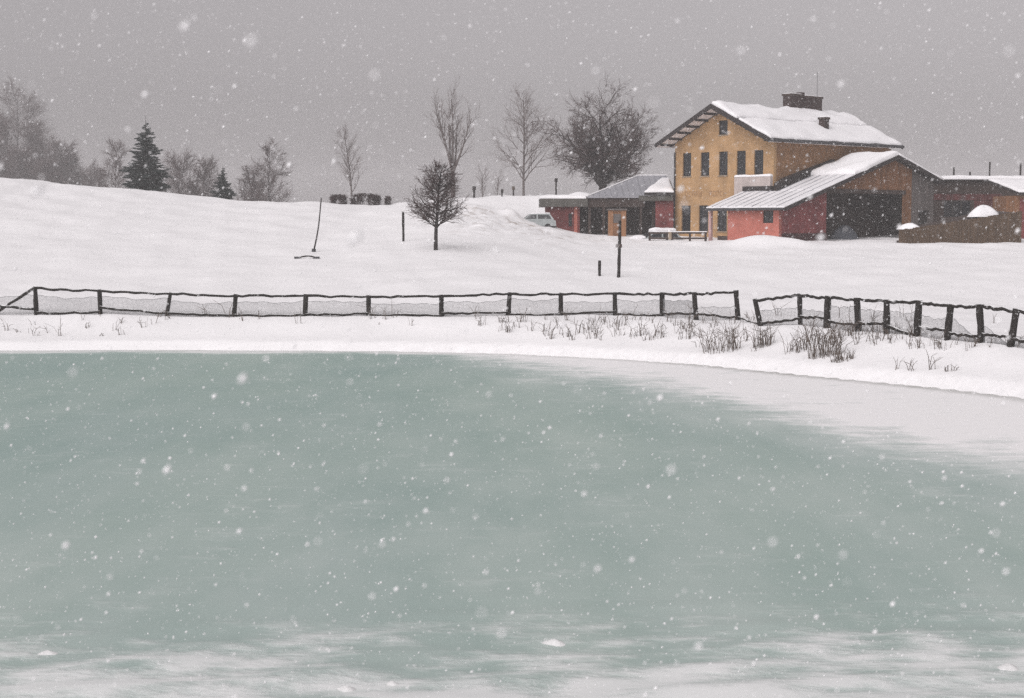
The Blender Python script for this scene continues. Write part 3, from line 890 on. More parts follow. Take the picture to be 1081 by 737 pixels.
snow_slab("roof_snow", A + Vector((.15, .03, 0)), Bq, Cq, D + Vector((.15, 0, 0)), .16, tsh, 3, .3, 12, 8)
# plank retaining wall rising to the right
pw0, pw1 = Vector((at(949, 235, 109.0).x, 109.0, 0)), Vector((at(1078, 235, 113.5).x, 113.5, 0))
dirv = (pw1 - pw0).normalized(); plen = (pw1 - pw0).length
PB = Vector((pw0.x, pw0.y, 3.4))
pwall = tag(empty("plank_wall", PB, math.atan2(dirv.y, dirv.x)), "brown plank retaining wall in front of the sheds, its top rising to the right", "plank wall")
def topz(t):
    return CAM_Z - ((1 - t) * 243 + t * 222.5 - 235) / F * (109 + 4.5 * t) - 3.4
npl = 46
for i in range(npl):
    t0, t1 = i / npl, (i + 1) / npl
    r = random.Random(i)
    tz = topz((t0 + t1) / 2) + r.uniform(-.04, .04)
    m = MB(); th_ = r.uniform(.05, .09)
    m.box(t0 * plen + .01, t1 * plen - .008, -th_, 0.0, -.7, tz)
    m.build("plank", M["oldplank"], pwall)
m = MB(); m.prism([(0, .003, topz(0) - .25), (plen, .003, topz(1) - .25), (plen, .003, topz(1) - .40), (0, .003, topz(0) - .40)], (0, .08, 0)); m.build("rail", M["darkwood"], pwall)
m = MB(); m.box(.0, plen, .09, .22, -.8, .4); m.build("sill_beam", M["darkwood"], pwall)
# earth bank held by the wall, snow heaps on it
m = MB(); q = [(.2, .225, -.5), (plen, .225, -.5), (plen, 3.5, -.5), (2.9, 3.5, -.5), (.2, .225, topz(0) - .15), (plen, .225, topz(1) - .15), (plen, 3.5, topz(1) + .05), (2.9, 3.5, topz(0) + .05)]
m.add(q, [(0, 3, 2, 1), (4, 5, 6, 7), (0, 1, 5, 4), (1, 2, 6, 5), (2, 3, 7, 6), (3, 0, 4, 7)]); m.build("earth_fill", M["darkwood"], pwall)
def snowheap(px, Y, zt, rx, ry, h, label, seed):
    p = at(px, 235, Y)
    o = mound("snow_heap", (0, 0, 0), rx, ry, h, seed=seed)
    o.location = (p.x, Y, zt); tag(o, label, "snow heap")
    return o
def pw_z(px, Y): 
    t = (px - 949) / (1078 - 949)
    return 3.6 + topz(t) - .13
snowheap(1037, 113.0, CAM_Z + (235 - 228.5) / F * 113.0, 1.05, .75, .80, "rounded white snow heap standing above the plank wall by the shed window", 1)
snowheap(961, 110.2, CAM_Z + (235 - 241.5) / F * 110.2, .80, .6, .40, "flat snow heap at the left end of the plank wall beside the barn bay", 3)

# ------------------------------------------------------------------ cars
def car(name, loc, rz, label, snow_t, scale=1.0):
    c = tag(empty(name, loc, rz), label, "car")
    c.scale = (scale,) * 3
    m = MB()
    low = [(-1.85, .28), (-1.88, .62), (-1.75, .82), (-.95, .92), (1.6, .95), (1.86, .85), (1.9, .5), (1.85, .28)]
    for s in (1,):
        vs = []
        for (x, z) in low: vs.append((x, -.78, z))
        n = len(low)
        vs2 = [(x * .985, .78, z) for x, z in low]
        m.add(vs + vs2, [tuple(range(n)), tuple(range(2 * n - 1, n - 1, -1))] + [(i, n + i, n + (i + 1) % n, (i + 1) % n) for i in range(n)])
    m.build("body", M["carpaint"], c)
    cab = [(-.98, .925), (-.32, 1.42), (1.35, 1.45), (1.72, .955)]
    m = MB(); n = 4
    w0, w1 = .74, .60
    vs = [(cab[0][0], -w0, cab[0][1]), (cab[1][0], -w1, cab[1][1]), (cab[2][0], -w1, cab[2][1]), (cab[3][0], -w0, cab[3][1])]
    vs2 = [(x, -y, z) for x, y, z in vs]
    m.add(vs + vs2, [(3, 2, 1, 0), (4, 5, 6, 7), (0, 1, 5, 4), (1, 2, 6, 5), (2, 3, 7, 6)])
    m.build("cabin", M["carpaint"], c)
    def pane(q):
        m = MB(); a = Vector(q[1]) - Vector(q[0]); b2 = Vector(q[-1]) - Vector(q[0]); nn = a.cross(b2).normalized()
        m.prism([Vector(p) - nn * .0 for p in q], nn * .012); m.build("window", M["glass"], c)
    def side(s, xa, xb, za, zb_, xa2, xb2):
        def y(z): return s * (w0 + (w1 - w0) * (z - .93) / (1.43 - .93)) + s * .004
        q = [(xa, y(za), za), (xb, y(za), za), (xb2, y(zb_), zb_), (xa2, y(zb_), zb_)]
        pane(q if s < 0 else q[::-1])
    for s in (-1, 1):
        side(s, -.72, .22, 1.0, 1.36, -.28, .22)
        side(s, .34, 1.50, 1.0, 1.36, .34, 1.30)
    q = [(-.93, -.66, .965), (-.93, .66, .965), (-.37, .54, 1.385), (-.37, -.54, 1.385)]
    pane([(x - .012, y, z + .008) for x, y, z in q][::-1])
    for wx in (-1.22, 1.2):
        for s in (-1, 1):
            m = MB(); m.tube([(wx, s * .62, .3), (wx, s * .80, .3)], [.3, .3], 16); t = m.build("wheel", M["tyre"], c)
            m = MB(); m.tube([(wx, s * .803, .3), (wx, s * .815, .3)], [.17, .17], 12); m.build("rim", M["metal"], t)
    m = MB(); m.box(-1.9, 1.93, -.80, -.783, .25, .40); m.build("sill_trim", M["tyre"], c)
    m = MB(); m.box(-1.6, 1.6, -.7, .7, .12, .275); m.build("underbody", M["tyre"], c)
    for s in (-1, 1):
        m = MB(); m.box(-1.895, -1.80, s * .55 - .14, s * .55 + .14, .62, .76); m.build("headlight", M["sill"], c)
    if snow_t:
        snow_slab("snow_cap", (-.30, -.58, 1.425), (1.33, -.58, 1.455), (1.33, .58, 1.455), (-.30, .58, 1.425), snow_t, c, 2, .25, 10, 8)
        snow_slab("snow_cap", (-1.75, -.7, .83), (-1.0, -.7, .93), (-1.0, .7, .93), (-1.75, .7, .83), snow_t * .9, c, 5, .2, 8, 8)
    return c
cp = at(563, 235, 121.8)
car("parked_car", (cp.x, 121.8, gz(cp.x + .9, 120.6) - .22), 0.06, "silver green car parked at the red annex corner, bonnet buried in snow", .10, .88)
cp = at(692, 235, 117.6)
car("parked_car", (cp.x, 117.6, gz(cp.x, 117.6) - .88), math.radians(16), "car buried in snow behind the low rail between annex and ochre house", .25)

# low rail fence in front of the house
RY = 115.0
rb = at(686, 235, RY); rz0 = gz(rb.x + 2, RY)
rail = tag(empty("rail_fence", (rb.x, RY, rz0)), "low dark rail fence with a pale panel before the ochre house", "fence")
rlen = at(745, 235, RY).x - rb.x
for t in (0, .31, .40, .72, 1.0):
    m = MB(); m.box(t * rlen - .07, t * rlen + .07, -.07, .07, -.4, .62); m.build("post", M["darkwood"], rail)
for zq in (.12, .5):
    m = MB(); m.box(-.1, rlen + .1, -.13, -.073, zq - .06, zq + .07); m.build("rail", M["darkwood"], rail)
m = MB(); m.box(.33 * rlen, .385 * rlen, -.17, -.133, .05, .58); m.build("pale_panel", M["sill"], rail)
snow_slab("rail_snow", (-.1, -.14, .572), (rlen + .1, -.14, .572), (rlen + .1, -.07, .572), (-.1, -.07, .572), .06, rail, 3, .05, 24, 3)
snowheap(707, 116.2, gz(at(707, 235, 116.2).x, 116.2) - .05, .32, .32, .8, "small upright white snow clump at the left corner of the ochre house", 5)

# ------------------------------------------------------------------ pond fence
def log_tube(m, a, b, r0, r1, seed, n=8, seg=6, wob=.03, sag=0.0):
    r = random.Random(seed)
    a, b = Vector(a), Vector(b)
    pts, rad = [], []
    for i in range(seg + 1):
        t = i / seg
        p = a.lerp(b, t)
        e = 0 if i in (0, seg) else 1
        p += Vector((r.uniform(-wob, wob) * e * .5, r.uniform(-wob, wob) * e, r.uniform(-wob, wob) * e - sag * 4 * t * (1 - t)))
        pts.append(p); rad.append((r0 + (r1 - r0) * t) * r.uniform(.86, 1.14))
    m.tube(pts, rad, n)
left_posts = [(37, 304, 38.5, 332), (105, 307, 106, 332), (180, 310, 176, 333), (249, 312, 247, 334), (323, 312, 322, 333.5), (389, 313, 389, 333), (466, 312.5, 466, 334),
              (538, 310, 536.5, 333), (592, 310.5, 592, 333), (649, 310, 649.5, 333), (699, 310, 699, 334), (733, 310, 735, 338), (777, 308, 779, 338)]
right_posts = [(797, 317, 803, 344), (844, 311.5, 845, 343), (874, 314, 873, 346), (904.5, 316, 906, 350), (936, 318, 936, 352), (970, 319, 968, 355), (1003.5, 323, 1000, 359), (1034, 323, 1036, 362), (1073, 328, 1067, 366), (1116, 333, 1113, 372), (1162, 339, 1160, 379), (1212, 346, 1209, 388)]
def fence_pts(lst):
    out = []
    for (tx, ty, bx_, by_) in lst:
        p = hit(bx_, by_, 44, 90)
        out.append((at(tx, ty, p.y), p))
    return out
LP, RP = fence_pts(left_posts), fence_pts(right_posts)

def netting(a0, a1, b0, b1, name, parent, org, seed, torn=None):
    """diamond-free square net between (a0 bottom,a1 top) and (b0,b1): thin strands, sagging top edge"""
    r = random.Random(seed)
    m = MB()
    L = (b0 - a0).length
    nx = max(4, int(L / .05)); nz = max(4, int((a1 - a0).length / .05))
    ph = r.uniform(0, 6)
    P = []
    for i in range(nx + 1):
        t = i / nx
        lo = a0.lerp(b0, t); hi = a1.lerp(b1, t)
        hi = hi - Vector((0, 0, 1)) * (.05 * math.sin(t * math.pi) + .025 * math.sin(t * 9 + ph) + .02 * math.sin(t * 23 + ph))
        if torn: hi = lo.lerp(hi, max(.05, 1 - max(0, (t - torn) / (1 - torn))))
        P.append([lo.lerp(hi, j / nz) + Vector((0, .02 * math.sin(t * 11 + j + ph), 0)) for j in range(nz + 1)])
    w = .0052
    for i in range(nx + 1):
        m.tube(P[i][::max(1, nz // 2)] if (nz % max(1, nz // 2) == 0) else [P[i][0], P[i][-1]], [w] * len(P[i][::max(1, nz // 2)]) if (nz % max(1, nz // 2) == 0) else [w, w], 3, False)
    for j in range(nz + 1):
        rr = w if j < nz else .012
        m.tube([P[i][j] for i in range(0, nx + 1)], [rr] * (nx + 1), 3, False)
    m.v = [tuple(Vector(p) - org) for p in m.v]
    o = m.build(name, M["net"], parent)
    return o

def make_fence(pts, label, rl_, thick, seedb, net_top, net_lo, bottoms, torn={}, brace=False):
    org = pts[0][1].copy()
    fe = tag(empty("pond_fence", org), label, "fence")
    for i, (t, b_) in enumerate(pts):
        m = MB(); dn = (b_ - t).normalized()
        k = thick(i)
        log_tube(m, t - dn * .06 - org, b_ + dn * .45 - org, k * .95, k * 1.05, seedb + i, 8, 5, .012)
        m.build("post", M["log"], fe)
    for i in range(len(pts) - 1):
        (t0, b0), (t1, b1) = pts[i], pts[i + 1]
        off = Vector((0, -.05, 0))
        m = MB(); log_tube(m, t0 + off - org, t1 + off - org, rl_ * 1.05, rl_ * .9, seedb + 50 + i, 7, 10, .035, .015)
        m.build("top_rail", M["log"], fe)
        f0, f1 = bottoms(i)
        q0, q1 = b0.lerp(t0, f0), b1.lerp(t1, f1)
        m = MB(); log_tube(m, q0 + off * 1.6 - org, q1 + off * 1.6 - org, rl_ * .95, rl_ * .8, seedb + 90 + i, 7, 10, .035, .02)
        m.build("bottom_rail", M["log"], fe)
        nt_, nl_ = net_top(i), net_lo(i)
        if nt_:
            netting(b0.lerp(t0, nl_), b0.lerp(t0, nt_), b1.lerp(t1, nl_), b1.lerp(t1, nt_), "netting", fe, org, seedb + i, torn.get(i))
    return fe, org

lb = {0: (.06, .10), 1: (.30, .12), 2: (.10, .06), 3: (.04, .02), 4: (.06, .10), 5: (.05, .02), 6: (.14, .16), 7: (.06, .04), 8: (.12, .16), 9: (.06, .04), 10: (.14, .24), 11: (.26, .10)}
lfence, lorg = make_fence(LP, "long dark log fence with grey netting running straight along the far pond bank", .058,
    lambda i: .10 if i != 2 else .075, 10, lambda i: .70 + .06 * math.sin(i * 2.1) if i != 11 else .5, lambda i: .04, lambda i: lb[i])
# slanting brace and the rails running out of frame at its left end
yL = LP[0][1].y
def lp(px, py, Y=None): return at(px, py, Y or yL) - lorg
m = MB(); log_tube(m, LP[0][0] - lorg + Vector((0, -.06, 0)), lp(-14, 336), .06, .055, 77, 7, 10, .02); m.build("brace", M["log"], lfence)
m = MB(); log_tube(m, lp(38, 326) + Vector((0, -.09, 0)), lp(-40, 321), .06, .05, 78, 7, 10, .02); m.build("bottom_rail", M["log"], lfence)
netting(at(-40, 332, yL), at(-40, 312, yL), at(36, 331, yL), at(36, 312, yL), "netting", lfence, lorg, 81)
rbm = {0: (.12, .22), 1: (.28, .34), 2: (.22, .20), 3: (.26, .32), 4: (.22, .02), 5: (.26, .28), 6: (.2, .17), 7: (.24, .27), 8: (.2, .2), 9: (.2, .2), 10: (.2, .2)}
rfence, rorg = make_fence(RP, "leaning dark log fence curving along the right pond bank, netting torn", .062,
    lambda i: .122 if i not in (0, 1) else .095, 200, lambda i: [.62, .55, .76, .72, .70, .62, .66, .45, .3, .5, .5][i], lambda i: -.02, lambda i: rbm[i], torn={6: .15, 7: .2})
gp0, gp1 = LP[-1][1].lerp(LP[-1][0], .12), RP[0][1].lerp(RP[0][0], .08)
m = MB(); log_tube(m, gp0 - lorg, gp1 - lorg + Vector((-.08, -.04, 0)), .035, .03, 305, 6, 8, .02, .04); m.build("bottom_rail", M["log"], lfence)

# ------------------------------------------------------------------ dry weeds on the bank
def clump(p, n, h, spread, seed, mb=None, lean=.24):
    r = random.Random(seed)
    m = mb or MB()
    for i in range(n):
        a = r.uniform(0, 6.28); d = spread * math.sqrt(r.random())
        b0 = Vector((p[0] + d * math.cos(a), p[1] + d * math.sin(a) * .7, 0))
        b0.z = gz(b0.x, b0.y) - .03 - (p[2] if mb is None else 0)
        if mb is None: b0.x -= p[0]; b0.y -= p[1]
        hh = h * r.uniform(.35, 1.0)
        la = r.gauss(0, lean); lb_ = r.gauss(0, lean)
        p1 = b0 + Vector((la * hh * .4, lb_ * hh * .4, hh * .55))
        p2 = p1 + Vector((la * hh * .8, lb_ * hh * .8, hh * .45 * r.uniform(.2, 1)))
        w = r.uniform(.006, .013)
        m.tube([b0, p1, p2], [w, w * .9, w * .5], 3, False)
        if r.random() < .35:
            q = p1 + Vector((r.gauss(0, .3) * hh, r.gauss(0, .3) * hh, hh * r.uniform(.1, .35)))
            m.tube([p1, q], [w * .8, w * .4], 3, False)
    return m
for px, py, h, sp, n, label in [
    (762, 371, 1.15, .7, 62, "widest clump of dry weeds on the bank below the end of the straight fence"),
    (806, 366, 1.15, .38, 55, "narrow upright clump of dry weeds under the tilted first post of the leaning fence"),
    (842, 371, 1.0, .45, 34, "thin scattered clump of dry weeds below the second post of the leaning fence"),
    (872, 376, 1.35, .6, 85, "densest clump of tall dry weeds at the water side of the leaning fence"),
    (889, 381, .45, .38, 60, "low matted tuft of dry weeds at the foot of the densest clump"),
    (1004, 392, .35, .2, 12, "small dark twig tuft on the snowy right bank near the ice")]:
    p = hit(px, py, 40, 80)
    m = clump(p, n, h, sp, int(px))
    o = m.build("weed_clump", M["stalk"], None)
    o.location = p
    tag(o, label, "weeds", "dry weed clumps on the far bank")
grass = MB()
gr = random.Random(5)
spots = [(x, gr.uniform(338, 356)) for x in (8, 20, 33, 38, 52, 66, 84, 92, 107, 121, 128, 150, 153, 162)] + \
        [(gr.uniform(528, 560), gr.uniform(338, 352)) for _ in range(12)] + [(gr.uniform(575, 730), gr.uniform(337, 360)) for _ in range(75)] + \
        [(gr.uniform(730, 800), gr.uniform(340, 372)) for _ in range(30)] + [(gr.uniform(850, 965), gr.uniform(348, 366)) for _ in range(60)] + [(gr.uniform(960, 1080), gr.uniform(360, 372)) for _ in range(22)] + \
        [(x, 391) for x in (945, 962, 984)] + [(gr.uniform(0, 1080), gr.uniform(334, 345)) for _ in range(40)]
for i, (px, py) in enumerate(spots):
    p = hit(px, py, 40, 80)
    clump(p, gr.randint(2, 5), gr.uniform(.3, .95), .14, 900 + i, grass, .3)
tag(grass.build("dry_grass", M["stalk"]), "thin dry grass stalks poking through the snow along the pond bank", "grass", kind="stuff")

# ------------------------------------------------------------------ posts and poles on the field
def single_post(name, px, pyb, pyt, rad, label, cat, lean_px=0, group=None, Y=None, seed=1):
    p = hit(px, pyb, 60, 137) if Y is None else Vector((at(px, pyb, Y).x, Y, at(px, pyb, Y).z))
    t = at(px + lean_px, pyt, p.y) - p
    m = MB(); log_tube(m, Vector((0, 0, -.4)), t, rad, rad * .92, seed, 8, 6, .012)
    o = m.build(name, M["log"]); o.location = p
    tag(o, label, cat, group)
    return o
po = hit(653, 293, 60, 130)
tp_ = empty("tall_post", po); tag(tp_, "tall dark wooden post with small crosspiece on the field before the annex", "post")
m = MB(); log_tube(m, (0, 0, -.4), at(654.5, 233, po.y) - po, .085, .075, 4, 8, 8, .012); m.build("shaft", M["log"], tp_)
m = MB(); m.box(-.16, .16, -.13, -.086, 1.50, 1.68); m.build("crosspiece", M["darkwood"], tp_)
single_post("short_post", 633, 291.5, 275, .075, "short dark stake standing left of the tall field post", "stake", seed=8)
single_post("field_post", 426, 255, 224, .075, "thin dark post left of the round leafless tree", "post", -.5, seed=9)
p = hit(331, 266, 60, 137)
lpole = empty("leaning_pole", p); tag(lpole, "thin pole leaning right on the snowy hillside with a dark sleeve at its foot", "pole")
tt = at(340, 209, p.y) - p
m = MB(); pts = [tt * t + Vector((.06 * math.sin(t * 4), 0, 0)) for t in (0, .25, .5, .75, 1)]; m.tube(pts, [.05, .045, .04, .035, .035], 7); m.build("pole", M["bark"], lpole)
m = MB(); m.tube([tt * -.08, tt * .055], [.12, .12], 8); m.build("sleeve", M["metal"], lpole)
p = hit(324, 273, 60, 137)
cb = empty("buried_bar", p); tag(cb, "curved dark bar half buried in snow below the leaning pole", "bar")
m = MB(); w_ = 10 / F * p.y
m.tube([(-w_, 0, .02), (-w_ * .5, 0, .10), (0, 0, .13), (w_ * .5, 0, .11), (w_, 0, .04)], [.045] * 5, 7); m.build("bar", M["bark"], cb)
for s in (-1, 1):
    m = MB(); m.box(s * w_ - .17, s * w_ + .17, -.09, .09, -.08, .10); m.build("end_block", M["metal"], cb)
CY = CREST_Y + 1.5
for i, (px, pyb, pyt, rad, lab) in enumerate([
    (500.5, 209, 197, .085, "thick stake with dark head on the ridge right of the vase-shaped poplar"),
    (530, 208, 200, .06, "lowest stake on the ridge just left of the upright poplar"),
    (542, 208, 197, .07, "stake with pale head close to the upright poplar trunk"),
    (587, 208, 188.5, .075, "tallest dark stake on the ridge behind the flat annex roof")]):
    p = at(px, pyb, CY); gz_ = gz(p.x, CY)
    t = at(px, pyt, CY)
    st = empty("ridge_stake", (p.x, CY, gz_)); tag(st, lab, "stake", "stakes along the ridge")
    m = MB(); log_tube(m, (0, 0, -.5), Vector((0, 0, t.z - gz_)), rad, rad, 30 + i, 7, 4, .01); m.build("shaft", M["bark"], st)
    m = MB(); m.tube([(0, 0, t.z - gz_ - .3), (0, 0, t.z - gz_ + .02)], [rad * 1.9, rad * 1.8], 8); m.build("head", M["bark"] if i != 2 else M["stalk"], st)
for i, (px, pyt, lab) in enumerate([(1007, 177, "short dark stake rising behind the shed roof next to the barn"), (1024, 181.5, "shortest stake rising behind the snowy shed roof"),
                                    (1045, 171, "tall dark stake rising behind the middle of the shed roof"), (1077.5, 172, "dark stake behind the shed roof at the right edge")]):
    Yp = 134.5
    t = at(px, pyt, Yp); g0 = gz(t.x, Yp)
    m = MB(); log_tube(m, (0, 0, -.4), (0, 0, t.z - g0), .075, .07, 60 + i, 7, 5, .015)
    o = m.build("garden_stake", M["bark"]); o.location = (t.x, Yp, g0); tag(o, lab, "stake", "stakes behind the shed")

# hedge bushes on the ridge
def hedge(px0, px1, pyt, label, seed):
    Yh = CREST_Y + .4
    p0, p1 = at(px0, 215, Yh), at(px1, 215, Yh)
    c = (p0 + p1) / 2; c.z = gz(c.x, Yh)
    h = at((px0 + px1) / 2, pyt, Yh).z - c.z
    w = (p1.x - p0.x) / 2
    o = empty("hedge_bush", c); tag(o, label, "bush", "clipped bushes on the ridge")
    r = random.Random(seed)
    st, tw = MB(), MB()
    for i in range(9):
        x = r.uniform(-w, w) * .8
        st.tube([(x, r.uniform(-.3, .3), -.3), (x * 1.1, r.uniform(-.3, .3), h * .6)], [.035, .02], 5)
    n = int(1500 * w)
    for i in range(n):
        a, b2 = r.uniform(0, 6.28), math.acos(r.uniform(-.2, 1))
        rad = r.uniform(.45, 1.0) ** .5
        d = Vector((math.cos(a) * math.sin(b2), math.sin(a) * math.sin(b2), math.cos(b2)))
        sx_ = math.copysign(abs(d.x) ** .6, d.x)
        q = Vector((sx_ * w * rad, d.y * .75 * rad, max(0, d.z) ** .5 * h * rad * (1 + .06 * math.sin(sx_ * 5 + seed))))
        e = q + Vector((r.gauss(0, .12), r.gauss(0, .12), r.gauss(.06, .1)))
        if e.z > h * 1.04: e.z = h * 1.04
        tw.tube([q, e], [.018, .010], 3, False)
    st.build("stem", M["bark"], o); tw.build("twigs", M["bush"], o)
hedge(348.5, 366, 205.5, "left clipped dark bush on the ridge line", 1)
hedge(369.5, 402.5, 204.5, "widest clipped dark red bush in the middle of the ridge line", 2)
hedge(406.5, 412.5, 207, "tiny dark bush at the right end of the ridge bushes", 3)

# ------------------------------------------------------------------ bare trees
def bare_tree(name, base, H, label, cat="tree", seed=1, tr=.12, split=.0, fork=0, levels=4, nch=(10, 7, 5, 4), ang=(38, 38, 40, 42), ratio=(.42, .5, .5, .5),
              trop=.25, start=.3, twig_r=.012, twig_m="twig", lean=0, group=None, crown_shape=None, spread=(.12, .30)):
    r = random.Random(seed)
    root = tag(empty(name, base), label, cat, group)
    tk, tw = MB(), MB()
    def grow(p, d, L, rad, lev):
        seg = 6 if lev == 0 else (4 if lev == 1 else (3 if lev < levels - 1 else 2))
        pts, rads, dirs = [p], [rad], [d]
        q, dd = p, d
        endr = rad * (.25 if lev else .22)
        for i in range(seg):
            wob = .05 if lev == 0 else .13
            dd = (dd + Vector((r.gauss(0, wob), r.gauss(0, wob), r.gauss(0, wob * .5) + (trop * .25 if lev else .06)))).normalized()
            q = q + dd * (L / seg)
            pts.append(q); rads.append(max(twig_r * .6, rad + (endr - rad) * (i + 1) / seg)); dirs.append(dd)
        (tk if lev <= 1 else tw).tube(pts, rads, 7 if lev == 0 else (5 if lev == 1 else 3), False)
        if lev >= levels: return
        n = nch[lev]
        if n >= 3: n = max(2, int(n * r.uniform(.8, 1.2)))
        for k in range(n):
            st = start if lev == 0 else .18
            t = st + (1 - st) * (k + r.uniform(.2, .9)) / n
            t = min(t, .99)
            i = min(seg - 1, int(t * seg)); f = t * seg - i
            bp = pts[i].lerp(pts[i + 1], f)
            bd = dirs[i + 1]
            ax = bd.cross(Vector((r.gauss(0, 1), r.gauss(0, 1), r.gauss(0, 1)))).normalized()
            if lev == 0:
                az = k * 2.399 + r.uniform(-.4, .4)
                hz = Vector((math.cos(az), math.sin(az), 0))
                ax = bd.cross(hz).normalized()
            a = math.radians(ang[lev] * r.uniform(.7, 1.3))
            nd = Matrix.Rotation(a, 3, ax) @ bd
            ll = L * ratio[lev] * r.uniform(.75, 1.2)
            if lev == 0 and crown_shape: ll = H * crown_shape((t - st) / (1 - st)) * r.uniform(.85, 1.15)
            rr = max(twig_r, rads[i] * (.55 if lev == 0 else .6)) if lev < levels - 1 else twig_r
            if lev == 0: rr = min(rr, ll * .022 + .01)
            grow(bp, nd, ll, rr, lev + 1)
    d0 = Vector((lean, 0, 1)).normalized()
    if fork:
        fh = H * split
        q = Vector((0, 0, -.5))
        f = d0 * fh
        tk.tube([q, f * .5 + Vector((.03, 0, 0)), f], [tr * 1.15, tr, tr * .92], 8, False)
        for k in range(fork):
            a = 6.28 * k / fork + r.uniform(-.3, .3)
            sp = spread[0] + (spread[1] - spread[0]) * r.random() if k else .04
            grow(f, (d0 + Vector((math.cos(a) * sp, math.sin(a) * sp, 0))).normalized(), (H - fh) * (1.0 if k == 0 else r.uniform(.72, .95)), tr * .62, 0)
    else:
        grow(Vector((0, 0, -.5)), d0, H + .5, tr, 0)
    tk.build("trunk", M["bark2" if twig_m == "twig2" else "bark"], root); tw.build("crown", M[twig_m], root)
    return root

def tree_at(px, pyt, Y, **k):
    x = at(px, 200, Y).x
    g = gz(x, Y)
    return (x, Y, g), at(px, pyt, Y).z - g
# round tree on the field
p = hit(460, 264, 60, 137)
H_ = at(460, 180, p.y).z - p.z
bare_tree("round_tree", p, H_ * .99, "small leafless tree with round dense crown standing alone on the snowy field", seed=4, tr=.135, levels=3, nch=(44, 12, 6), ang=(64, 32, 36), ratio=(.5, .45, .5),
          trop=.14, start=.34, twig_r=.0115, crown_shape=lambda t: .37 * (1 - .55 * t) * min(1, .8 + t))
b0, H_ = tree_at(478, 84, 172)
bare_tree("poplar_tree", b0, H_ * .85, "tall leafless poplar forking into a vase shape on the ridge", seed=12, tr=.24, split=.36, fork=6, levels=3, nch=(9, 5, 4), ang=(24, 28, 30), ratio=(.26, .5, .5),
          trop=.30, start=.25, twig_r=.012, twig_m="twig2", group="bare trees on the ridge", spread=(.22, .50))
b0, H_ = tree_at(552, 90, 176)
bare_tree("poplar_tree", b0, H_ * .89, "slender leafless poplar with one straight trunk left of the big dark tree", seed=21, tr=.17, levels=3, nch=(22, 8, 6), ang=(46, 34, 34), ratio=(.3, .5, .5),
          trop=.26, start=.30, twig_r=.0105, twig_m="twig2", crown_shape=lambda t: .40 * (1 - .70 * t), group="bare trees on the ridge")
b0, H_ = tree_at(373, 133, 180)
bare_tree("young_tree", b0, H_ * .92, "thin young leafless tree behind the clipped ridge bushes", seed=33, tr=.13, levels=3, nch=(20, 7, 6), ang=(34, 32, 34), ratio=(.25, .5, .5),
          trop=.3, start=.35, twig_r=.011, twig_m="twig2", crown_shape=lambda t: .28 * (1 - .6 * t), lean=.03, group="bare trees on the ridge")
b0, H_ = tree_at(636, 96, 141)
bare_tree("big_tree", b0, H_ * .77, "big dark leafless tree with dense spreading crown behind the red annex", seed=41, tr=.36, split=.10, fork=10, levels=4, nch=(11, 7, 6, 4), ang=(50, 42, 42, 44), ratio=(.42, .5, .5, .5),
          trop=.05, start=.14, twig_r=.0125, twig_m="twig", group="bare trees on the ridge", spread=(.3, 1.45))
# saplings on the ridge between the poplars
for i, (px, pyt, Y, lab) in enumerate([(510, 184, 152, "left of two faint thin saplings between the poplars"), (524, 187, 153, "right of two faint thin saplings between the poplars")]):
    b0, H_ = tree_at(px, pyt, Y)
    bare_tree("sapling", b0, H_, lab, seed=50 + i, tr=.05, levels=2, nch=(18, 7), ang=(30, 34), ratio=(.3, .5), trop=.3, start=.3, twig_r=.010, twig_m="twig2", group="saplings on the ridge")
# hazy wood at the left
wood = [(-22, 100, 335, 9, "bare tree at the left edge of the picture, half out of frame"), (18, 76, 338, 10, "tallest bare tree of the hazy wood on the left hill"), (-2, 118, 318, 8, "bare tree in front of the tallest one at the far left"),
        (42, 122, 330, 8, "second tallest bare tree in the hazy wood, right of the tallest"), (60, 142, 322, 7, "middle bare tree where the hazy wood slopes down"), (30, 150, 314, 7, "low bushy bare tree below the tallest of the hazy wood"),
        (78, 157, 320, 6, "bare tree near the low right end of the hazy wood"), (96, 170, 316, 5, "last and lowest bare tree at the right end of the hazy wood"), (52, 165, 310, 6, "low thicket-like bare tree in front of the hazy wood")]
for i, (px, pyt, Y, k, lab) in enumerate(wood):
    b0, H_ = tree_at(px, pyt, Y)
    bare_tree("wood_tree", b0, H_ * .86, lab, seed=70 + i, tr=.2, levels=3, nch=(46, 15, 10), ang=(56, 44, 44), ratio=(.3, .55, .55), trop=.22, start=.04, twig_r=.021, twig_m="twig",
              crown_shape=lambda t: .36 * (1 - .60 * t), group="trees of the hazy wood")
for i, (px, pyt, Y, sp, lab) in enumerate([(122, 157, 210, .3, "small bare tree touching the dark spruce on its left"), (190, 174, 217, .5, "low bare shrub tree just right of the dark spruce"), (212, 178, 217, .45, "low bare shrub tree left of the little spruce"),
                                      (284, 160, 205, .34, "bare shrub tree standing alone at the right of the little spruce"), (262, 186, 207, .45, "lower bare shrub next to the little spruce")]):
    b0, H_ = tree_at(px, pyt, Y)
    bare_tree("shrub_tree", b0, H_, lab, seed=100 + i, tr=.08, levels=3, nch=(30, 13, 9), ang=(44, 40, 40), ratio=(.3, .55, .55), trop=.3, start=.05, twig_r=.014, twig_m="twig",
              crown_shape=lambda t, s=sp: s * (1 - .6 * t), group="shrubs beyond the left hill")

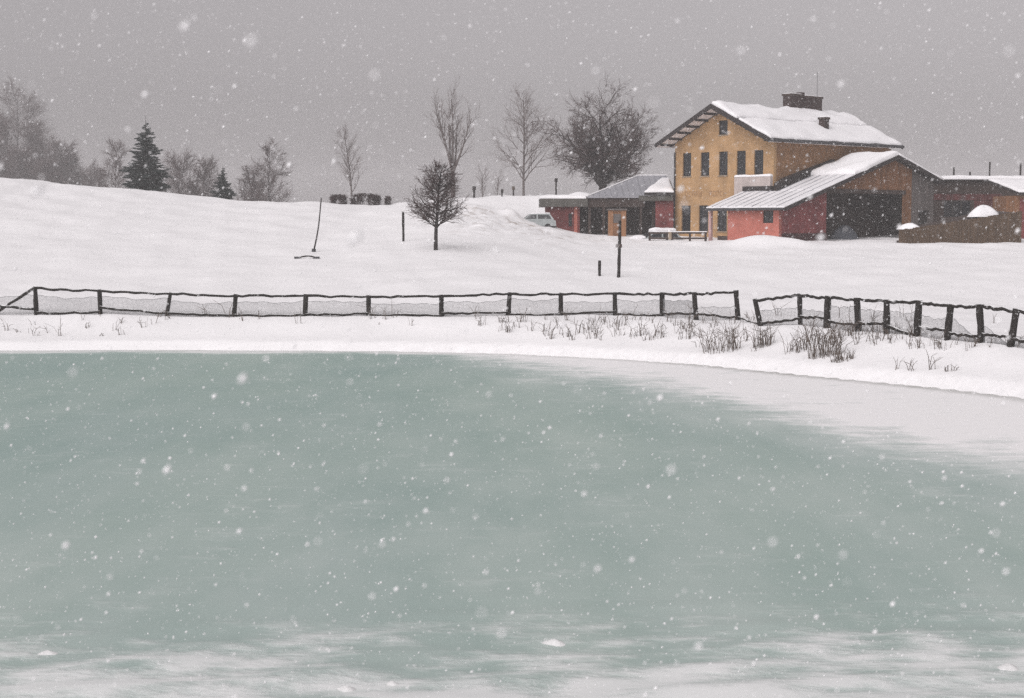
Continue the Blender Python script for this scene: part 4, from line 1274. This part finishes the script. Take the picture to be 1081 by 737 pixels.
# spruces
def spruce(px, pyt, Y, wpx, label, seed, rows):
    b0, H_ = tree_at(px, pyt, Y)
    root = tag(empty("spruce_tree", b0), label, "spruce", "spruces beyond the hill")
    r = random.Random(seed)
    tk = MB(); tk.tube([(0, 0, -.5), (0, 0, H_ * .5), (0, 0, H_)], [.14, .08, .01], 7); tk.build("trunk", M["bark"], root)
    R = wpx / 2 / F * Y
    nd = MB()
    nb_all = rows * 13
    for i in range(1):
        for k in range(nb_all):
            t = 1 - math.sqrt(1 - (k + r.random()) / nb_all * .995)
            z = H_ * (.04 + .94 * t)
            prof = min(1, .72 + 1.6 * t) * (1 - t) ** .85
            rad = R * prof * (1 + .14 * math.sin(t * 26 + seed)) + .05
            a = r.uniform(0, 6.28)
            L = rad * r.uniform(.62, 1.15)
            dx, dy = math.cos(a), math.sin(a)
            droop = r.uniform(.0, .38)
            def pt(s): return Vector((dx * L * s, dy * L * s, z + .12 * s * L - droop * L * s * s * 1.2 + .10 * L * s ** 4))
            ns = max(3, int(L / .13))
            for j in range(ns):
                s0 = (j + .2) / ns
                c = pt(s0)
                wdt = L * .30 * (1 - s0 * .75) + .05
                for sd in (-1, 1):
                    tip = c + Vector((-dy * sd * wdt + dx * wdt * .7, dx * sd * wdt + dy * wdt * .7, -wdt * r.uniform(.2, .7)))
                    side = Vector((dx, dy, 0)) * (.05 + .03 * r.random()); hang = Vector((0, 0, -.05 - .05 * r.random()))
                    nd.add([c - side, c + side, tip, c + hang], [(0, 1, 2), (0, 2, 3), (1, 3, 2)])
            e = pt(1.06); c = pt(.6)
            sv = Vector((-dy, dx, 0)) * .06
            nd.add([c - sv, c + sv, e, c + Vector((0, 0, -.08))], [(0, 1, 2), (0, 2, 3), (1, 3, 2)])
    nd.build("crown", M["spruce"], root)
spruce(155, 122, 146, 56, "large dark spruce standing on the left hill line", 1, 30)
spruce(235.5, 174, 156, 28, "little spruce on the hill line right of the large one", 2, 18)

# ------------------------------------------------------------------ snow lumps on the ice
for sd, (px, py, w, h, lab) in enumerate([(50, 690, .17, .045, "snow lump on the ice at the lower left"), (585, 680, .18, .055, "snow lump on the ice near the bottom middle"), (366, 728, .16, .05, "left one of two low snow lumps at the bottom edge"),
                              (414, 722, .13, .04, "right one of two low snow lumps at the bottom edge"), (1064, 706, .2, .06, "snow lump on the ice at the lower right corner")]):
    d = ray(px, py); t = -CAM_Z / d.z
    o = mound("snow_lump", (0, 0, 0), w, w * .9, h, m=M["drift"], seed=sd + 1.3, n=18); o.location = (d.x * t, d.y * t, ice_z(np.array([d.x * t]), np.array([d.y * t]))[0] - .005)
    tag(o, lab, "snow lump", "snow lumps on the ice")

# ------------------------------------------------------------------ falling snow: flakes filling the air
def flakes():
    boxes = [((-7, 7), (-1, 14), (.15, 9), 34.0), ((-20, 20), (14, 45), (.2, 18), 4.5), ((-45, 45), (45, 118), (2.5, 32), .25)]
    P, S = [], []
    for (xa, xb), (ya, yb), (za, zb_), rho in boxes:
        n = int((xb - xa) * (yb - ya) * (zb_ - za) * rho)
        p = np.stack([nrng.uniform(xa, xb, n), nrng.uniform(ya, yb, n), nrng.uniform(za, zb_, n)], 1)
        s = np.clip(np.exp(nrng.normal(math.log(.0033), .45, n)), .001, .009)
        if ya >= 14: s *= 1.25
        if ya >= 45: s *= 1.5
        P.append(p); S.append(s)
    p, s = np.concatenate(P), np.concatenate(S)
    keep = (np.linalg.norm(p - np.array([0, 0, CAM_Z]), axis=1) > 1.5)
    g = ground_np(p[:, 0], p[:, 1])
    keep &= p[:, 2] > np.maximum(g, 0) + .1
    p, s = p[keep], s[keep]
    OCT = (np.array([(1, 0, 0), (-1, 0, 0), (0, 1, 0), (0, -1, 0), (0, 0, 1), (0, 0, -1)], float),
           np.array([(0, 2, 4), (2, 1, 4), (1, 3, 4), (3, 0, 4), (2, 0, 5), (1, 2, 5), (3, 1, 5), (0, 3, 5)]))
    TET = (np.array([(1, 0, -.5), (-.5, .87, -.5), (-.5, -.87, -.5), (0, 0, 1)], float), np.array([(0, 2, 1), (0, 1, 3), (1, 2, 3), (2, 0, 3)]))
    cos, idxs, base = [], [], 0
    for (shape, tri), sel in ((OCT, p[:, 1] < 14), (TET, p[:, 1] >= 14)):
        pp, ss = p[sel], s[sel]
        n, k = len(pp), len(shape)
        jit = nrng.uniform(.55, 1.25, (n, k, 1))
        ang = nrng.uniform(0, 6.28, n); c, sn = np.cos(ang), np.sin(ang)
        v = shape[None] * jit * ss[:, None, None]
        # wind: flakes are a little elongated, slanting
        vx = v[..., 0] * c[:, None] - v[..., 1] * sn[:, None]; vy = v[..., 0] * sn[:, None] + v[..., 1] * c[:, None]
        vz = v[..., 2] * 1.15; vx = vx + vz * .45
        cos.append((np.stack([vx, vy, vz], 2) + pp[:, None, :]).reshape(-1, 3))
        idxs.append((tri[None] + (np.arange(n) * k)[:, None, None]).reshape(-1) + base)
        base += n * k
    co = np.concatenate(cos).astype(np.float32); idx = np.concatenate(idxs).astype(np.int32)
    me = bpy.data.meshes.new("falling_snow")
    me.vertices.add(len(co)); me.vertices.foreach_set("co", co.ravel())
    me.loops.add(len(idx)); me.loops.foreach_set("vertex_index", idx)
    me.polygons.add(len(idx) // 3); me.polygons.foreach_set("loop_start", np.arange(0, len(idx), 3, dtype=np.int32))
    me.update(calc_edges=True)
    me.materials.append(M["flake"])
    o = bpy.data.objects.new("falling_snow", me); col.objects.link(o)
    tag(o, "white snowflakes falling through the air over pond and field", "snowflakes", kind="stuff")
flakes()

# ------------------------------------------------------------------ haze of the snowfall
m = MB(); m.box(-1000, 1000, -120, 1000, -4, 34)
hz = m.build("haze", None)
hm = bpy.data.materials.new("snowfall haze"); hm.use_nodes = True
hn, hl = hm.node_tree.nodes, hm.node_tree.links
hn.clear()
ho = hn.new("ShaderNodeOutputMaterial"); hv = hn.new("ShaderNodeVolumePrincipled")
hv.inputs["Color"].default_value = (.96, .94, .945, 1)
hv.inputs["Density"].default_value = .00078
hl.new(hv.outputs["Volume"], ho.inputs["Volume"])
hz.data.materials.append(hm)
tag(hz, "pale haze of the falling snow over the whole place", "haze", kind="stuff")
